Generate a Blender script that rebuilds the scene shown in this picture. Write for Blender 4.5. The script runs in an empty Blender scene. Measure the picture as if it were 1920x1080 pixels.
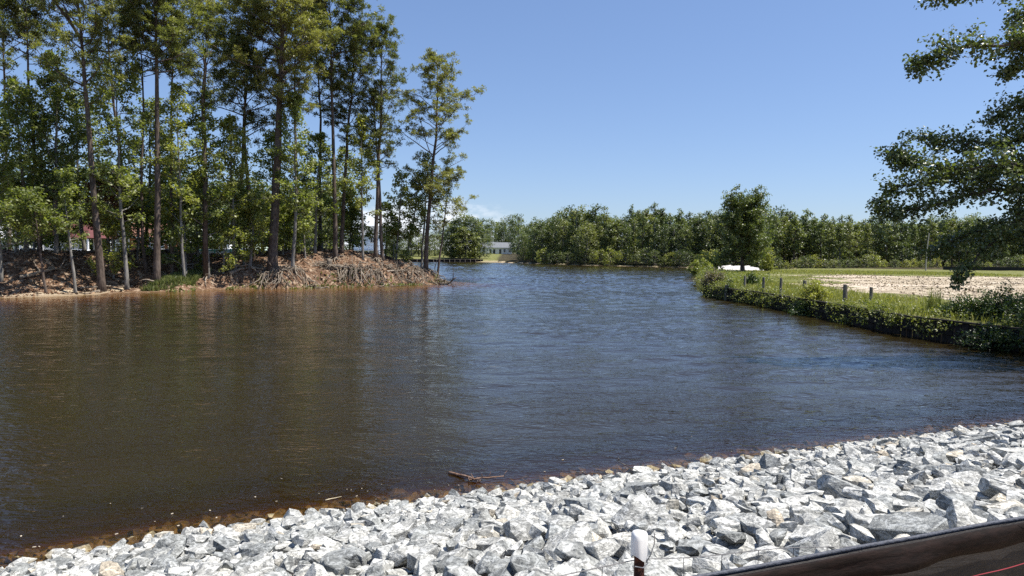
import bpy, bmesh, math, random
import numpy as np
from mathutils import Vector, Matrix
R = math.radians
rng = np.random.default_rng(7)
random.seed(7)
sc = bpy.context.scene
COL = sc.collection

# ------------------------------------------------------------------ camera
H = 3.8; F = 1280.0; PITCH = math.atan(70 / F); ROLL = R(0.6)
cp, sp_ = math.cos(PITCH), math.sin(PITCH)
fw = Vector((0, cp, -sp_)); r0 = Vector((1, 0, 0)); u0 = Vector((0, sp_, cp))
rt = r0 * math.cos(ROLL) + u0 * math.sin(ROLL)
up = u0 * math.cos(ROLL) - r0 * math.sin(ROLL)
cam_d = bpy.data.cameras.new('camera'); cam = bpy.data.objects.new('camera', cam_d); COL.objects.link(cam)
cam_d.sensor_width = 36; cam_d.lens = 24; cam_d.clip_start = 0.05; cam_d.clip_end = 8000
M3 = Matrix((rt, up, -fw)).transposed()
cam.matrix_world = Matrix.Translation((0, 0, H)) @ M3.to_4x4()
sc.camera = cam
# ------------------------------------------------------------------ light
SUN = Vector((0.44, 0.0, 0.88)).normalized()
EL = math.asin(SUN.z); AZ = math.atan2(SUN.x, SUN.y)
w = bpy.data.worlds.new('World'); sc.world = w; w.use_nodes = True
wn = w.node_tree.nodes; wl = w.node_tree.links
bg = wn['Background']; bg.inputs[1].default_value = 0.10
sky = wn.new('ShaderNodeTexSky'); sky.sky_type = 'NISHITA'; sky.sun_disc = False
sky.sun_elevation = EL; sky.sun_rotation = AZ
sky.altitude = 0; sky.air_density = 1.0; sky.dust_density = 0.35; sky.ozone_density = 2.0
sg = wn.new('ShaderNodeGamma'); sg.inputs[1].default_value = .72
sv = wn.new('ShaderNodeVectorMath'); sv.operation = 'SCALE'; sv.inputs['Scale'].default_value = .2; wl.new(sky.outputs[0], sv.inputs[0]); wl.new(sv.outputs[0], sg.inputs[0])
sv2 = wn.new('ShaderNodeVectorMath'); sv2.operation = 'MULTIPLY'; sv2.inputs[1].default_value = (2.98, 3.52, 4.6); wl.new(sg.outputs[0], sv2.inputs[0]); sky_out = sv2.outputs[0]
# a few low cumulus far off on the horizon
tc = wn.new('ShaderNodeTexCoord'); sx = wn.new('ShaderNodeSeparateXYZ'); wl.new(tc.outputs['Generated'], sx.inputs[0])
mp = wn.new('ShaderNodeMapping'); mp.inputs['Scale'].default_value = (9, 9, 22); wl.new(tc.outputs['Generated'], mp.inputs[0])
cn = wn.new('ShaderNodeTexNoise'); cn.inputs['Scale'].default_value = 1.0; cn.inputs['Detail'].default_value = 7; cn.inputs['Roughness'].default_value = .6
wl.new(mp.outputs[0], cn.inputs['Vector'])
def wmath(op, a, b=None, clamp=False):
    n = wn.new('ShaderNodeMath'); n.operation = op; n.use_clamp = clamp
    for i, v in enumerate((a, b)):
        if v is None: continue
        if isinstance(v, (int, float)): n.inputs[i].default_value = v
        else: wl.new(v, n.inputs[i])
    return n.outputs[0]
def wrange(v, a, b, c, d):
    n = wn.new('ShaderNodeMapRange'); n.interpolation_type = 'SMOOTHSTEP'
    wl.new(v, n.inputs[0])
    for i, q in enumerate((a, b, c, d)): n.inputs[i + 1].default_value = q
    return n.outputs[0]
band = wrange(sx.outputs['Z'], 0.035, 0.095, 1, 0)
side = wrange(sx.outputs['X'], -0.10, 0.02, 1, 0)
th = wmath('ADD', cn.outputs[0], wmath('MULTIPLY', band, 0.22))
cm = wrange(th, 0.63, 0.74, 0, 1)
cm = wmath('MULTIPLY', wmath('MULTIPLY', cm, band), side)
mxc = wn.new('ShaderNodeMix'); mxc.data_type = 'RGBA'
wl.new(cm, mxc.inputs['Factor']); wl.new(sky_out, mxc.inputs['A']); mxc.inputs['B'].default_value = (6.6, 6.9, 7.4, 1)
wl.new(mxc.outputs['Result'], bg.inputs[0])
sl = bpy.data.lights.new('sun', 'SUN'); sl.energy = 4.9; sl.angle = R(0.5); sl.color = (1, .955, .89)
so = bpy.data.objects.new('sun', sl); COL.objects.link(so); so.rotation_euler = SUN.to_track_quat('Z', 'Y').to_euler()
vs = sc.view_settings; sc.display_settings.display_device = 'sRGB'
vs.view_transform = 'Standard'; vs.look = 'None'; vs.exposure = 0.70; vs.gamma = 1; vs.use_curve_mapping = False
cy = sc.cycles
cy.use_denoising = False
try: cy.denoiser = 'OPENIMAGEDENOISE'
except Exception: pass
cy.max_bounces = 5; cy.diffuse_bounces = 3; cy.glossy_bounces = 3; cy.transmission_bounces = 3; cy.transparent_max_bounces = 6
cy.caustics_reflective = False; cy.caustics_refractive = False; cy.sample_clamp_indirect = 4

# ------------------------------------------------------------------ placing
def P(x, y, z=0.0):
    d = fw + rt * ((x - 960) / F) + up * ((540 - y) / F)
    t = (z - H) / d.z
    return Vector((d.x * t, d.y * t, z))
def hor(x): return 470 + (x - 960) * math.tan(ROLL)
def X(px, Y): return (px - 960) / F * Y
def Z(px, py, Y): return H + (hor(px) - py) * Y / F

# ------------------------------------------------------------------ mesh helpers
class Geo:
    def __init__(s): s.v = []; s.f = {}; s.n = 0; s.t = []; s.order = []
    def add(s, v, f, mat=0, tint=None):
        v = np.asarray(v, float).reshape(-1, 3); f = np.asarray(f, int)
        s.v.append(v); s.order.append((f + s.n, mat, tint)); s.n += len(v)
    def box(s, c, size, rz=0, mat=0, M=None):
        x, y, z = np.array(size) / 2
        v = np.array([(-x,-y,-z),(x,-y,-z),(x,y,-z),(-x,y,-z),(-x,-y,z),(x,-y,z),(x,y,z),(-x,y,z)])
        if M is not None: v = v @ np.array(M.to_3x3()).T
        cz, sz = math.cos(rz), math.sin(rz)
        v = np.stack([v[:,0]*cz - v[:,1]*sz, v[:,0]*sz + v[:,1]*cz, v[:,2]], 1) + np.array(c)
        s.add(v, [(0,3,2,1),(4,5,6,7),(0,1,5,4),(1,2,6,5),(2,3,7,6),(3,0,4,7)], mat)
    def tube(s, pts, rad, sides=6, mat=0, cap=True):
        pts = np.asarray(pts, float); rad = np.asarray(rad, float) * np.ones(len(pts))
        n = len(pts)
        tan = np.gradient(pts, axis=0); tan /= np.linalg.norm(tan, axis=1)[:, None] + 1e-9
        ref = np.array([0, 0, 1.]) if abs(tan[0][2]) < .8 else np.array([1., 0, 0])
        a = np.cross(tan, ref); a /= np.linalg.norm(a, axis=1)[:, None] + 1e-9
        b = np.cross(tan, a)
        th = np.arange(sides) * 2 * np.pi / sides
        ring = a[:, None] * np.cos(th)[None, :, None] + b[:, None] * np.sin(th)[None, :, None]
        v = (pts[:, None] + ring * rad[:, None, None]).reshape(-1, 3)
        i = np.arange(n - 1)[:, None] * sides; j = np.arange(sides)[None]; k = (j + 1) % sides
        f = np.stack([i + j, i + sides + j, i + sides + k, i + k], -1).reshape(-1, 4)
        s.add(v, f, mat)
        if cap:
            base = (n - 1) * sides
            s.order.append((np.array([[base + q + s.n - len(v) for q in range(sides)][::-1]]), mat, None))
            s.order.append((np.array([[q + s.n - len(v) for q in range(sides)]]), mat, None))
    def build(s, name, mats, parent=None, smooth=False):
        me = bpy.data.meshes.new(name)
        v = np.concatenate(s.v).astype(np.float32)
        me.vertices.add(len(v)); me.vertices.foreach_set('co', v.ravel())
        tot = np.concatenate([np.full(len(f), f.shape[1]) for f, _, _ in s.order])
        li = np.concatenate([f.ravel() for f, _, _ in s.order])
        mi = np.concatenate([np.full(len(f), m) for f, m, _ in s.order])
        me.loops.add(len(li)); me.loops.foreach_set('vertex_index', li.astype(np.int32))
        me.polygons.add(len(tot)); st = np.zeros(len(tot), np.int32); st[1:] = np.cumsum(tot)[:-1]
        me.polygons.foreach_set('loop_start', st)
        try: me.polygons.foreach_set('loop_total', tot.astype(np.int32))
        except Exception: pass
        me.polygons.foreach_set('material_index', mi.astype(np.int32))
        me.polygons.foreach_set('use_smooth', np.full(len(tot), smooth))
        if any(t is not None for _, _, t in s.order):
            at = me.attributes.new('tint', 'FLOAT', 'FACE')
            at.data.foreach_set('value', np.concatenate([np.full(len(f), .5) if t is None else np.asarray(t, float) * np.ones(len(f)) for f, _, t in s.order]).astype(np.float32))
        me.update(calc_edges=True)
        for m in (mats if isinstance(mats, (list, tuple)) else [mats]): me.materials.append(m)
        o = bpy.data.objects.new(name, me); COL.objects.link(o)
        if parent is not None: o.parent = parent
        return o
def tag(o, label=None, cat=None, group=None, kind=None):
    if label: o['label'] = label
    if cat: o['category'] = cat
    if group: o['group'] = group
    if kind: o['kind'] = kind
    return o
def empty(name, loc=(0, 0, 0), rz=0, label=None, cat=None, group=None):
    o = bpy.data.objects.new(name, None); COL.objects.link(o); o.location = loc; o.rotation_euler = (0, 0, rz)
    o.empty_display_size = .2
    return tag(o, label, cat, group)
KIDS = {}
def dup(root, loc, rz=0, sc_=1.0, tilt=(0, 0), label=None, group=None, cat=None):
    r = root.copy(); COL.objects.link(r); r.location = loc; r.rotation_euler = (tilt[0], tilt[1], rz)
    r.scale = (sc_, sc_, sc_) if isinstance(sc_, (int, float)) else sc_
    tag(r, label, cat, group)
    for ch in KIDS[root.name]:
        c = ch.copy(); COL.objects.link(c); c.parent = r
        for g in KIDS.get(ch.name, []):
            d = g.copy(); COL.objects.link(d); d.parent = c
    return r

# ------------------------------------------------------------------ materials
class Mt:
    def __init__(s, name):
        s.m = bpy.data.materials.new(name); s.m.use_nodes = True
        s.nt = s.m.node_tree; s.N = s.nt.nodes; s.L = s.nt.links; s.p = s.N['Principled BSDF']; s.out = s.N['Material Output']
    def set(s, inp, v):
        if hasattr(v, 'is_linked') or hasattr(v, 'links'): s.L.new(v, inp)
        else:
            if isinstance(v, tuple) and len(v) == 3 and inp.type == 'RGBA': v = (*v, 1)
            inp.default_value = v
    def node(s, t, **kw):
        n = s.N.new(t)
        for k, v in kw.items(): setattr(n, k, v)
        return n
    def pos(s, scale=(1, 1, 1), src='pos'):
        if src == 'pos': o = s.node('ShaderNodeNewGeometry').outputs['Position']
        else: o = s.node('ShaderNodeTexCoord').outputs['Object']
        m = s.node('ShaderNodeMapping'); m.inputs['Scale'].default_value = scale; s.L.new(o, m.inputs[0]); return m.outputs[0]
    def noise(s, scale, detail=4, rough=.55, vec=None, dist=0):
        n = s.node('ShaderNodeTexNoise'); n.inputs['Scale'].default_value = scale; n.inputs['Detail'].default_value = detail
        n.inputs['Roughness'].default_value = rough; n.inputs['Distortion'].default_value = dist
        s.L.new(vec if vec is not None else s.pos(), n.inputs['Vector']); return n.outputs[0]
    def voro(s, scale, vec=None, feature='F1', out='Distance'):
        n = s.node('ShaderNodeTexVoronoi', feature=feature); n.inputs['Scale'].default_value = scale
        s.L.new(vec if vec is not None else s.pos(), n.inputs['Vector']); return n.outputs[out]
    def ramp(s, v, stops, interp='LINEAR'):
        n = s.node('ShaderNodeValToRGB'); n.color_ramp.interpolation = interp; e = n.color_ramp.elements
        while len(e) < len(stops): e.new(.5)
        for q, (p_, c) in zip(e, stops): q.position = p_; q.color = (*c, 1) if len(c) == 3 else c
        s.L.new(v, n.inputs[0]); return n.outputs[0]
    def math(s, op, a, b=0.0, clamp=False):
        n = s.node('ShaderNodeMath', operation=op, use_clamp=clamp); s.set(n.inputs[0], a); s.set(n.inputs[1], b); return n.outputs[0]
    def rng(s, v, a, b, c=0., d=1.):
        n = s.node('ShaderNodeMapRange'); n.interpolation_type = 'SMOOTHSTEP'; s.L.new(v, n.inputs[0])
        for i, q in enumerate((a, b, c, d)): n.inputs[i + 1].default_value = q
        return n.outputs[0]
    def mix(s, f, a, b, blend='MIX'):
        n = s.node('ShaderNodeMix', data_type='RGBA', blend_type=blend)
        s.set(n.inputs['Factor'], f); s.set(n.inputs['A'], a); s.set(n.inputs['B'], b); return n.outputs['Result']
    def bump(s, h, strength=.5, dist=.02, normal=None):
        n = s.node('ShaderNodeBump'); n.inputs['Strength'].default_value = strength; n.inputs['Distance'].default_value = dist
        s.L.new(h, n.inputs['Height'])
        if normal is not None: s.L.new(normal, n.inputs['Normal'])
        return n.outputs[0]
    def attr(s, name, out='Fac'):
        n = s.node('ShaderNodeAttribute'); n.attribute_name = name; return n.outputs[out]
    def fin(s, col=None, rough=.8, normal=None, spec=.3):
        if col is not None: s.set(s.p.inputs['Base Color'], col)
        s.set(s.p.inputs['Roughness'], rough); s.p.inputs['Specular IOR Level'].default_value = spec
        if normal is not None: s.L.new(normal, s.p.inputs['Normal'])
        return s.m
def plain(name, col, rough=.7, var=.25, scale=6, bump=.2, spec=.3, metal=0):
    m = Mt(name); n = m.noise(scale, 5)
    c = m.mix(m.rng(n, .3, .7), tuple(q * (1 - var) for q in col), tuple(min(1, q * (1 + var)) for q in col))
    m.p.inputs['Metallic'].default_value = metal
    return m.fin(c, rough, m.bump(n, bump, .01), spec)
def leaf_mat(name, dark, light, trans=.35, rand=.35, gloss=.5, rough=.42):
    m = Mt(name)
    t = m.attr('tint'); oi = m.node('ShaderNodeObjectInfo').outputs['Random']
    c = m.mix(t, dark, light)
    c = m.mix(m.math('MULTIPLY', m.rng(oi, .45, 0.), rand), c, tuple(q * .6 for q in dark[:2]) + (dark[2] * .9,))
    c = m.mix(m.math('MULTIPLY', m.rng(oi, .5, 1.), rand), c, (light[0] * 1.25, light[1] * 1.1, light[2]))
    d = m.p; m.set(d.inputs['Base Color'], c); d.inputs['Roughness'].default_value = rough; d.inputs['Specular IOR Level'].default_value = gloss
    tr = m.node('ShaderNodeBsdfTranslucent')
    c2 = m.mix(1.0, c, (1.25, 1.35, .5), 'MULTIPLY'); m.L.new(c2, tr.inputs[0])
    ms = m.node('ShaderNodeMixShader'); ms.inputs[0].default_value = trans
    m.L.new(d.outputs[0], ms.inputs[1]); m.L.new(tr.outputs[0], ms.inputs[2]); m.L.new(ms.outputs[0], m.out.inputs[0])
    return m.m
pine_leaf = leaf_mat('pine needles', (.060, .085, .028), (.300, .305, .125), .40)
gum_leaf = leaf_mat('broad leaves', (.075, .110, .028), (.370, .395, .120), .48)
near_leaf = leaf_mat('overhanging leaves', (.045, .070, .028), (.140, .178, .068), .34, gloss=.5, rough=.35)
far_leaf = leaf_mat('far leaves', (.052, .080, .030), (.215, .248, .095), .36, rand=.55)
cypress_leaf = leaf_mat('cypress leaves', (.055, .085, .026), (.235, .265, .09), .38, rand=.15)
brown_leaf = leaf_mat('dead leaves', (.10, .045, .018), (.28, .15, .06), .3)
weed_leaf = leaf_mat('weeds', (.12, .15, .035), (.40, .41, .11), .38)
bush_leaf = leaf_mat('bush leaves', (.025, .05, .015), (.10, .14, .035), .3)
grass_m = leaf_mat('grass', (.17, .20, .055), (.38, .38, .13), .3)
def bark(name, a, b, c=None):
    m = Mt(name); v = m.pos((1, 1, .22)); n = m.noise(9, 6, .6, v); k = m.voro(7, v)
    col = m.mix(m.rng(n, .35, .65), a, b)
    col = m.mix(m.rng(k, .0, .25, .55, 0.), col, tuple(q * .35 for q in a))
    big = m.noise(.7, 3); col = m.mix(m.rng(big, .4, .7, 0, .5), col, c or tuple(q * 1.5 for q in b))
    return m.fin(col, .9, m.bump(k, .8, .03), .15)
pine_bark = bark('pine bark', (.055, .042, .034), (.15, .115, .09), (.19, .155, .13))
grey_bark = bark('grey bark', (.10, .092, .080), (.24, .225, .20))
root_bark = bark('root bark', (.09, .07, .05), (.27, .225, .175))
dead_wood = bark('dead wood', (.03, .026, .022), (.09, .075, .06))
old_wood = bark('weathered posts', (.09, .08, .065), (.24, .215, .18))
tar_wood = bark('dark timber', (.014, .012, .011), (.04, .034, .03))

# ------------------------------------------------------------------ land shape
def poly_sd(x, y, pts):
    pts = np.array(pts, float); n = len(pts); d = np.full(x.shape, 1e9); ins = np.zeros(x.shape, bool)
    for i in range(n):
        ax, ay = pts[i]; bx, by = pts[(i + 1) % n]; ex, ey = bx - ax, by - ay
        t = np.clip(((x - ax) * ex + (y - ay) * ey) / (ex * ex + ey * ey), 0, 1)
        d = np.minimum(d, (x - ax - t * ex) ** 2 + (y - ay - t * ey) ** 2)
        c = (ay > y) != (by > y)
        with np.errstate(divide='ignore', invalid='ignore'):
            ins ^= c & (x < (bx - ax) * (y - ay) / (by - ay + 1e-12) + ax)
    return np.where(ins, 1, -1) * np.sqrt(d)
def px2(l): return [tuple(P(a, b)[:2]) for a, b in l]
SHORE = px2([(0, 1056), (170, 1022), (330, 993), (500, 972), (640, 950), (860, 924), (1000, 905), (1130, 888), (1250, 874), (1420, 852), (1660, 822), (1850, 798), (1920, 791)])
A = [(-60, -12), (-40, -4), (-14, 5.2)] + SHORE + [(16, 17.2), (24, 19.5), (40, 19), (60, 10), (60, -60), (-60, -60)]
FRONT = px2([(0, 559), (80, 557), (160, 553), (250, 548), (330, 547), (400, 543), (480, 541), (560, 541), (640, 538), (700, 538), (760, 535), (815, 533), (838, 528)])
B = [(-160, 35), (-90, 44), (-60, 49)] + FRONT + [(-9.0, 84), (-13, 89), (-22, 88), (-36, 82), (-50, 74), (-90, 68), (-160, 60)]
WALL = px2([(1920, 660), (1800, 643), (1700, 628), (1600, 606), (1500, 586), (1420, 570), (1364, 562), (1325, 553)])
E = [(60, 21), (30, 22), (24, 24)] + WALL + px2([(1306, 536), (1304, 520), (1318, 514)]) + [(50, 136), (62, 150), (90, 170), (300, 200), (300, 21)]
D = [(-400, 80), (-200, 95), (-70, 108), (-45, 122), (-27, 140), (-26, 160)] + px2([(745, 491), (860, 491), (930, 492), (1010, 495), (1100, 498), (1200, 500), (1300, 502.5)]) + [(62, 168), (90, 165), (400, 160), (5000, 160), (5000, 5000), (-5000, 5000), (-5000, 80)]
from mathutils import noise as mnoise
def vnoise(x, y, s, seed=0):
    # cheap smooth value noise in numpy
    def h(i, j):
        n = np.sin(i * 127.1 + j * 311.7 + seed * 74.7) * 43758.5453
        return n - np.floor(n)
    x = np.asarray(x) / s; y = np.asarray(y) / s; i = np.floor(x); j = np.floor(y); u = x - i; v = y - j
    u = u * u * (3 - 2 * u); v = v * v * (3 - 2 * v)
    return (h(i, j) * (1 - u) + h(i + 1, j) * u) * (1 - v) + (h(i, j + 1) * (1 - u) + h(i + 1, j + 1) * u) * v
def land(x, y):
    x = np.asarray(x, float); y = np.asarray(y, float)
    a = poly_sd(x, y, A); b = poly_sd(x, y, B); e = poly_sd(x, y, E); d = poly_sd(x, y, D)
    b = b + np.where(np.abs(b) < 12, (vnoise(x, y, 2.2, 3) - .5) * .9, 0)
    za = np.where(a > 0, np.minimum(2.15, .305 * a - .2), .24 * a - .2)
    steep = np.clip((x + 33) / 8, 0, 1)
    tip = np.interp(x, [-30, -16, -10, -6], [1.0, 1.0, .72, .55])
    zb1 = np.interp(b, [0, 2.0, 4, 8.0, 11, 16], [0, .16, .75, 2.9, 3.3, 3.1])
    b2 = b + (vnoise(x, y, 1.7, 61) - .5) * 1.3 * (b > 0); zb2 = np.interp(b2, [0, .7, 1.25, 4.5, 8], [0, .25, 1.65, 2.75, 3.4]) * tip
    zb = np.where(b > 0, zb1 * (1 - steep) + zb2 * steep, .075 * b)
    zb += np.where(b > 0, ((vnoise(x, y, 1.3, 1) - .5) * .5 + (vnoise(x, y, .6, 2) - .5) * .28 + (vnoise(x, y, 4.5, 9) - .5) * .5) * np.clip(b / 3, 0, 1), 0)
    fieldz = np.interp(y, [20, 60, 130, 200], [.95, .95, .62, .6])
    ze = np.where(e > 0, np.where(y < 88, fieldz * np.clip(e * 4, 0, 1), np.minimum(fieldz, .35 * e)), np.where(y < 88, -.5 + .25 * e, .25 * e))
    ze += np.where(e > 3, (vnoise(x, y, 6, 5) - .5) * .16 + (vnoise(x, y, 1.6, 6) - .5) * .08, 0)
    zd = np.where(d > 0, np.minimum(.7 + d * .018, 2.3) * np.clip(d * .8, 0, 1), .2 * d)
    z = np.maximum.reduce([za, zb, ze, zd])
    return np.maximum(z, -2.2), a, b, e, d
def gz(x, y): return float(land(np.array([x]), np.array([y]))[0][0])

def axis(*segs):
    out = []
    for a, b, st in segs: out.append(np.arange(a, b, st))
    out = list(np.concatenate(out)) + [segs[-1][1]]
    return np.array(out)
gx = axis((-4000, -1000, 600), (-1000, -200, 60), (-200, -70, 5), (-70, -4, .5), (-4, 40, .5), (40, 110, 2.5), (110, 300, 12), (300, 1000, 100), (1000, 4000, 600))
gy = axis((-400, -60, 60), (-60, -10, 5), (-10, 18, .5), (18, 95, .5), (95, 150, 2), (150, 260, 4), (260, 500, 20), (500, 4000, 400))
XX, YY = np.meshgrid(gx, gy)
ZZ, SA, SB, SE, SD = land(XX, YY)
def grid_mesh(name, XX, YY, ZZ, mat, attrs, smooth=True, keep=None):
    ny, nx = XX.shape
    me = bpy.data.meshes.new(name)
    v = np.stack([XX, YY, ZZ], -1).reshape(-1, 3)
    i = np.arange(ny - 1)[:, None] * nx + np.arange(nx - 1)[None]
    f = np.stack([i, i + 1, i + nx + 1, i + nx], -1).reshape(-1, 4)
    if keep is not None: f = f[keep.reshape(-1)]
    me.vertices.add(len(v)); me.vertices.foreach_set('co', v.astype(np.float32).ravel())
    me.loops.add(f.size); me.loops.foreach_set('vertex_index', f.astype(np.int32).ravel())
    me.polygons.add(len(f)); me.polygons.foreach_set('loop_start', np.arange(len(f), dtype=np.int32) * 4)
    me.polygons.foreach_set('use_smooth', np.full(len(f), smooth))
    for k, a in attrs.items():
        at = me.attributes.new(k, 'FLOAT', 'POINT'); at.data.foreach_set('value', a.astype(np.float32).ravel())
    me.update(calc_edges=True); me.materials.append(mat)
    o = bpy.data.objects.new(name, me); COL.objects.link(o); return o

# cover masks: what the ground is made of
onB = (SB > -6) & (SB > SE) & (SB > SA) & (SB > SD)
onE = (SE > SB) & (SE > SA) & (SE > SD)
litter = np.where(onB, np.clip((SB - np.where(XX > -33, -1.2, 1.5)) / np.where(XX > -33, .5, 2.), 0, 1), 0)
forest = np.where((SD > 0), np.clip((XX - (-8)) / 6, 0, 1), 0)
forest = np.maximum(forest, np.where(onE, np.clip((YY - 146 - (XX - 60) * .1) / 6, 0, 1), 0))
# the field: weeds by the wall, ploughed sand, a pale track, a mown strip
field = np.where(onE, 1.0, 0.0)
sandf = np.zeros_like(XX)
wv = (vnoise(XX, YY, 4, 11) - .5) * 5
sandf = np.where(onE, np.clip((SE + wv - 7.5) / 3.0, 0, 1) * np.clip((98 - YY + wv) / 4, 0, 1) * np.clip((YY - 24) / 3, 0, 1), 0)
sandf *= np.where(YY > 56, np.clip((XX + (vnoise(XX, YY, 3, 15) - .5) * 9 - (27 + (YY - 62) * .42)) / 7, 0, 1), 1)
track = np.where(onE, np.exp(-((YY - (94 - (XX - 40) * .12)) / 2.6) ** 2) * np.clip((XX - 33) / 6, 0, 1), 0)
track = np.maximum(track, np.where(onE, np.exp(-((YY - (66 - (XX - 24) * .1)) / 1.6) ** 2) * np.clip((XX - 24) / 4, 0, 1) * np.clip((52 - XX) / 8, 0, 1), 0))
gm = Mt('ground')
gn = gm.noise(1.2, 6, .6); gn2 = gm.noise(7, 5, .65); gn3 = gm.noise(.22, 4)
fur = gm.noise(1.4, 6, .65, gm.pos((.7, 1.5, 1)), .6)
def edge(a, w=.55): return gm.rng(gm.math('ADD', gm.attr(a), gm.math('MULTIPLY', gm.math('SUBTRACT', gn, .5), w * 2)), .42, .58)
sand_c = gm.mix(gm.rng(gn2, .3, .7), (.34, .26, .17), (.50, .41, .29)); sand_c = gm.mix(gm.rng(gm.attr('height'), -.02, -.15), sand_c, (.52, .30, .11))
grass_c = gm.mix(gm.rng(gn2, .35, .65), (.085, .105, .03), (.20, .20, .065))
grass_c = gm.mix(gm.rng(gn, .5, .68, 0, .7), grass_c, (.33, .28, .15))
lit_c = gm.mix(gm.rng(gn2, .3, .68), (.050, .030, .019), (.22, .130, .08))
lit_c = gm.mix(gm.rng(gm.noise(2.6, 5, .6), .48, .66, 0, .85), lit_c, (.44, .33, .23))
plo_c = gm.mix(gm.rng(fur, .36, .56), (.16, .12, .08), (.50, .42, .30))
plo_c = gm.mix(gm.rng(gn3, .52, .66, 0, .6), plo_c, (.66, .57, .45))
for_c = gm.mix(gm.rng(gn, .4, .6), (.03, .028, .015), (.085, .07, .04))
c = gm.mix(gm.attr('isgrass'), sand_c, grass_c)
c = gm.mix(edge('plough'), c, plo_c)
c = gm.mix(edge('track', .3), c, (.56, .47, .36))
c = gm.mix(edge('litter'), c, lit_c)
c = gm.mix(edge('forest'), c, for_c)
wet = gm.rng(gm.math('ADD', gm.attr('height'), gm.math('MULTIPLY', gn, .12)), .06, .22, 1, 0)
c = gm.mix(gm.math('MULTIPLY', wet, .45), c, (.16, .10, .05))
gbump = gm.bump(gm.math('ADD', gn2, gm.math('MULTIPLY', fur, gm.attr('plough'))), .9, .16)
ground_mat = gm.fin(c, .95, gbump, .1)
isgrass = np.where(onE | ((SD > 0)), 1.0, 0.0)
isgrass = np.where(onB & (SB < 0), 0, isgrass)
isgrass = np.where((SD > 0) & (SD < 2.2) & (XX > -36) & (XX < 10), .2, isgrass)
ground = grid_mesh('ground', XX, YY, ZZ, ground_mat, dict(isgrass=isgrass, plough=sandf, track=track, litter=litter, forest=forest, height=ZZ))
tag(ground, kind='structure')

# ------------------------------------------------------------------ water
wx = axis((-4000, -400, 900), (-400, -60, 10), (-60, -10, .5), (-10, 14, .25), (14, 50, .5), (50, 300, 10))
wy = axis((-40, 6, 2), (6, 45, .13), (45, 95, .22), (95, 222, .34), (222, 260, 4), (260, 300, 20))
WX, WY = np.meshgrid(wx, wy)
wz = land(WX, WY)[0]
dep = -wz
kp = (np.maximum.reduce([dep[:-1, :-1], dep[1:, :-1], dep[:-1, 1:], dep[1:, 1:]]) > -.3)
wm = Mt('lake water')
p1 = wm.pos((1, 1, 1))
def wvec(sc3, rot):
    m = wm.node('ShaderNodeMapping'); m.inputs['Scale'].default_value = sc3; m.inputs['Rotation'].default_value = (0, 0, rot); wm.L.new(p1, m.inputs[0]); return m.outputs[0]
n1 = wm.noise(2.1, 3, .5, wvec((.8, 1.5, 1), R(16)), .8)
n2 = wm.noise(6.5, 3, .5, wvec((.6, 1.3, 1), R(-9)), .5)
n3 = wm.noise(.55, 2, .5, wvec((.5, 1.4, 1), R(20)))
gust = wm.rng(wm.noise(.07, 3, .5, wvec((.5, 1.6, 1), R(8))), .32, .62, .45, 1.15)
hh = wm.math('ADD', wm.math('ADD', wm.math('MULTIPLY', n1, .55), wm.math('MULTIPLY', n2, .42)), wm.math('MULTIPLY', n3, .55))
nb = wm.node('ShaderNodeBump'); nb.inputs['Distance'].default_value = .06; wm.L.new(gust, nb.inputs['Strength']); wm.L.new(hh, nb.inputs['Height'])
fr = wm.node('ShaderNodeFresnel'); fr.inputs['IOR'].default_value = 1.33; wm.L.new(nb.outputs[0], fr.inputs['Normal'])
gl = wm.node('ShaderNodeBsdfGlossy'); gl.inputs['Roughness'].default_value = .03; gl.inputs[0].default_value = (.95, .97, 1, 1); wm.L.new(nb.outputs[0], gl.inputs['Normal'])
df = wm.node('ShaderNodeBsdfDiffuse'); wm.L.new(wm.mix(wm.rng(wm.noise(.12, 2), .3, .7), (.021, .0145, .0045), (.026, .0195, .0065)), df.inputs[0])
tr = wm.node('ShaderNodeBsdfTransparent')
wd = wm.math('MAXIMUM', wm.attr('depth'), 0.0)
clear = wm.math('POWER', 2.718, wm.math('MULTIPLY', wd, -2.0))
wm.L.new(wm.mix(clear, (.66, .36, .11), (.92, .82, .62)), tr.inputs[0])
m1 = wm.node('ShaderNodeMixShader'); wm.L.new(clear, m1.inputs[0]); wm.L.new(df.outputs[0], m1.inputs[1]); wm.L.new(tr.outputs[0], m1.inputs[2])
m2 = wm.node('ShaderNodeMixShader'); wm.L.new(fr.outputs[0], m2.inputs[0]); wm.L.new(m1.outputs[0], m2.inputs[1]); wm.L.new(gl.outputs[0], m2.inputs[2])
wm.L.new(m2.outputs[0], wm.out.inputs[0])
wr = np.random.default_rng(3); WZ = np.zeros_like(WX)
for k in range(26):
    lam = wr.uniform(.45, 1.3) if k < 19 else wr.uniform(1.3, 2.4); th_ = R(104) + wr.normal(0, .6); q = 2 * np.pi / lam
    WZ += (.0036 * lam ** .9) * np.sin(q * (WX * math.cos(th_) + WY * math.sin(th_)) + wr.uniform(0, 6.28) + 1.5 * vnoise(WX, WY, 14, k))
lee = np.clip((WX + .16 * WY + 5) / 14, 0, 1) * .72 + .28
fade = (1 + .6 * np.clip((WY - 45) / 45, 0, 1)) * np.clip(dep / .5, 0.05, 1) * lee * (.55 + .75 * vnoise(WX, WY * 1.6, 17, 77)) * np.clip((WY - 5) / 30 + .35, 0, 1) * np.clip((224 - WY) / 6, 0, 1) * np.clip((50 - WX) / 4, 0, 1) * np.clip((WX + 60) / 4, 0, 1)
WZ *= fade
sA = poly_sd(WX, WY, A); dep_a = dep * np.where(sA > -4, np.clip(-sA / 2, .8, 1.3), 1)
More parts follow.
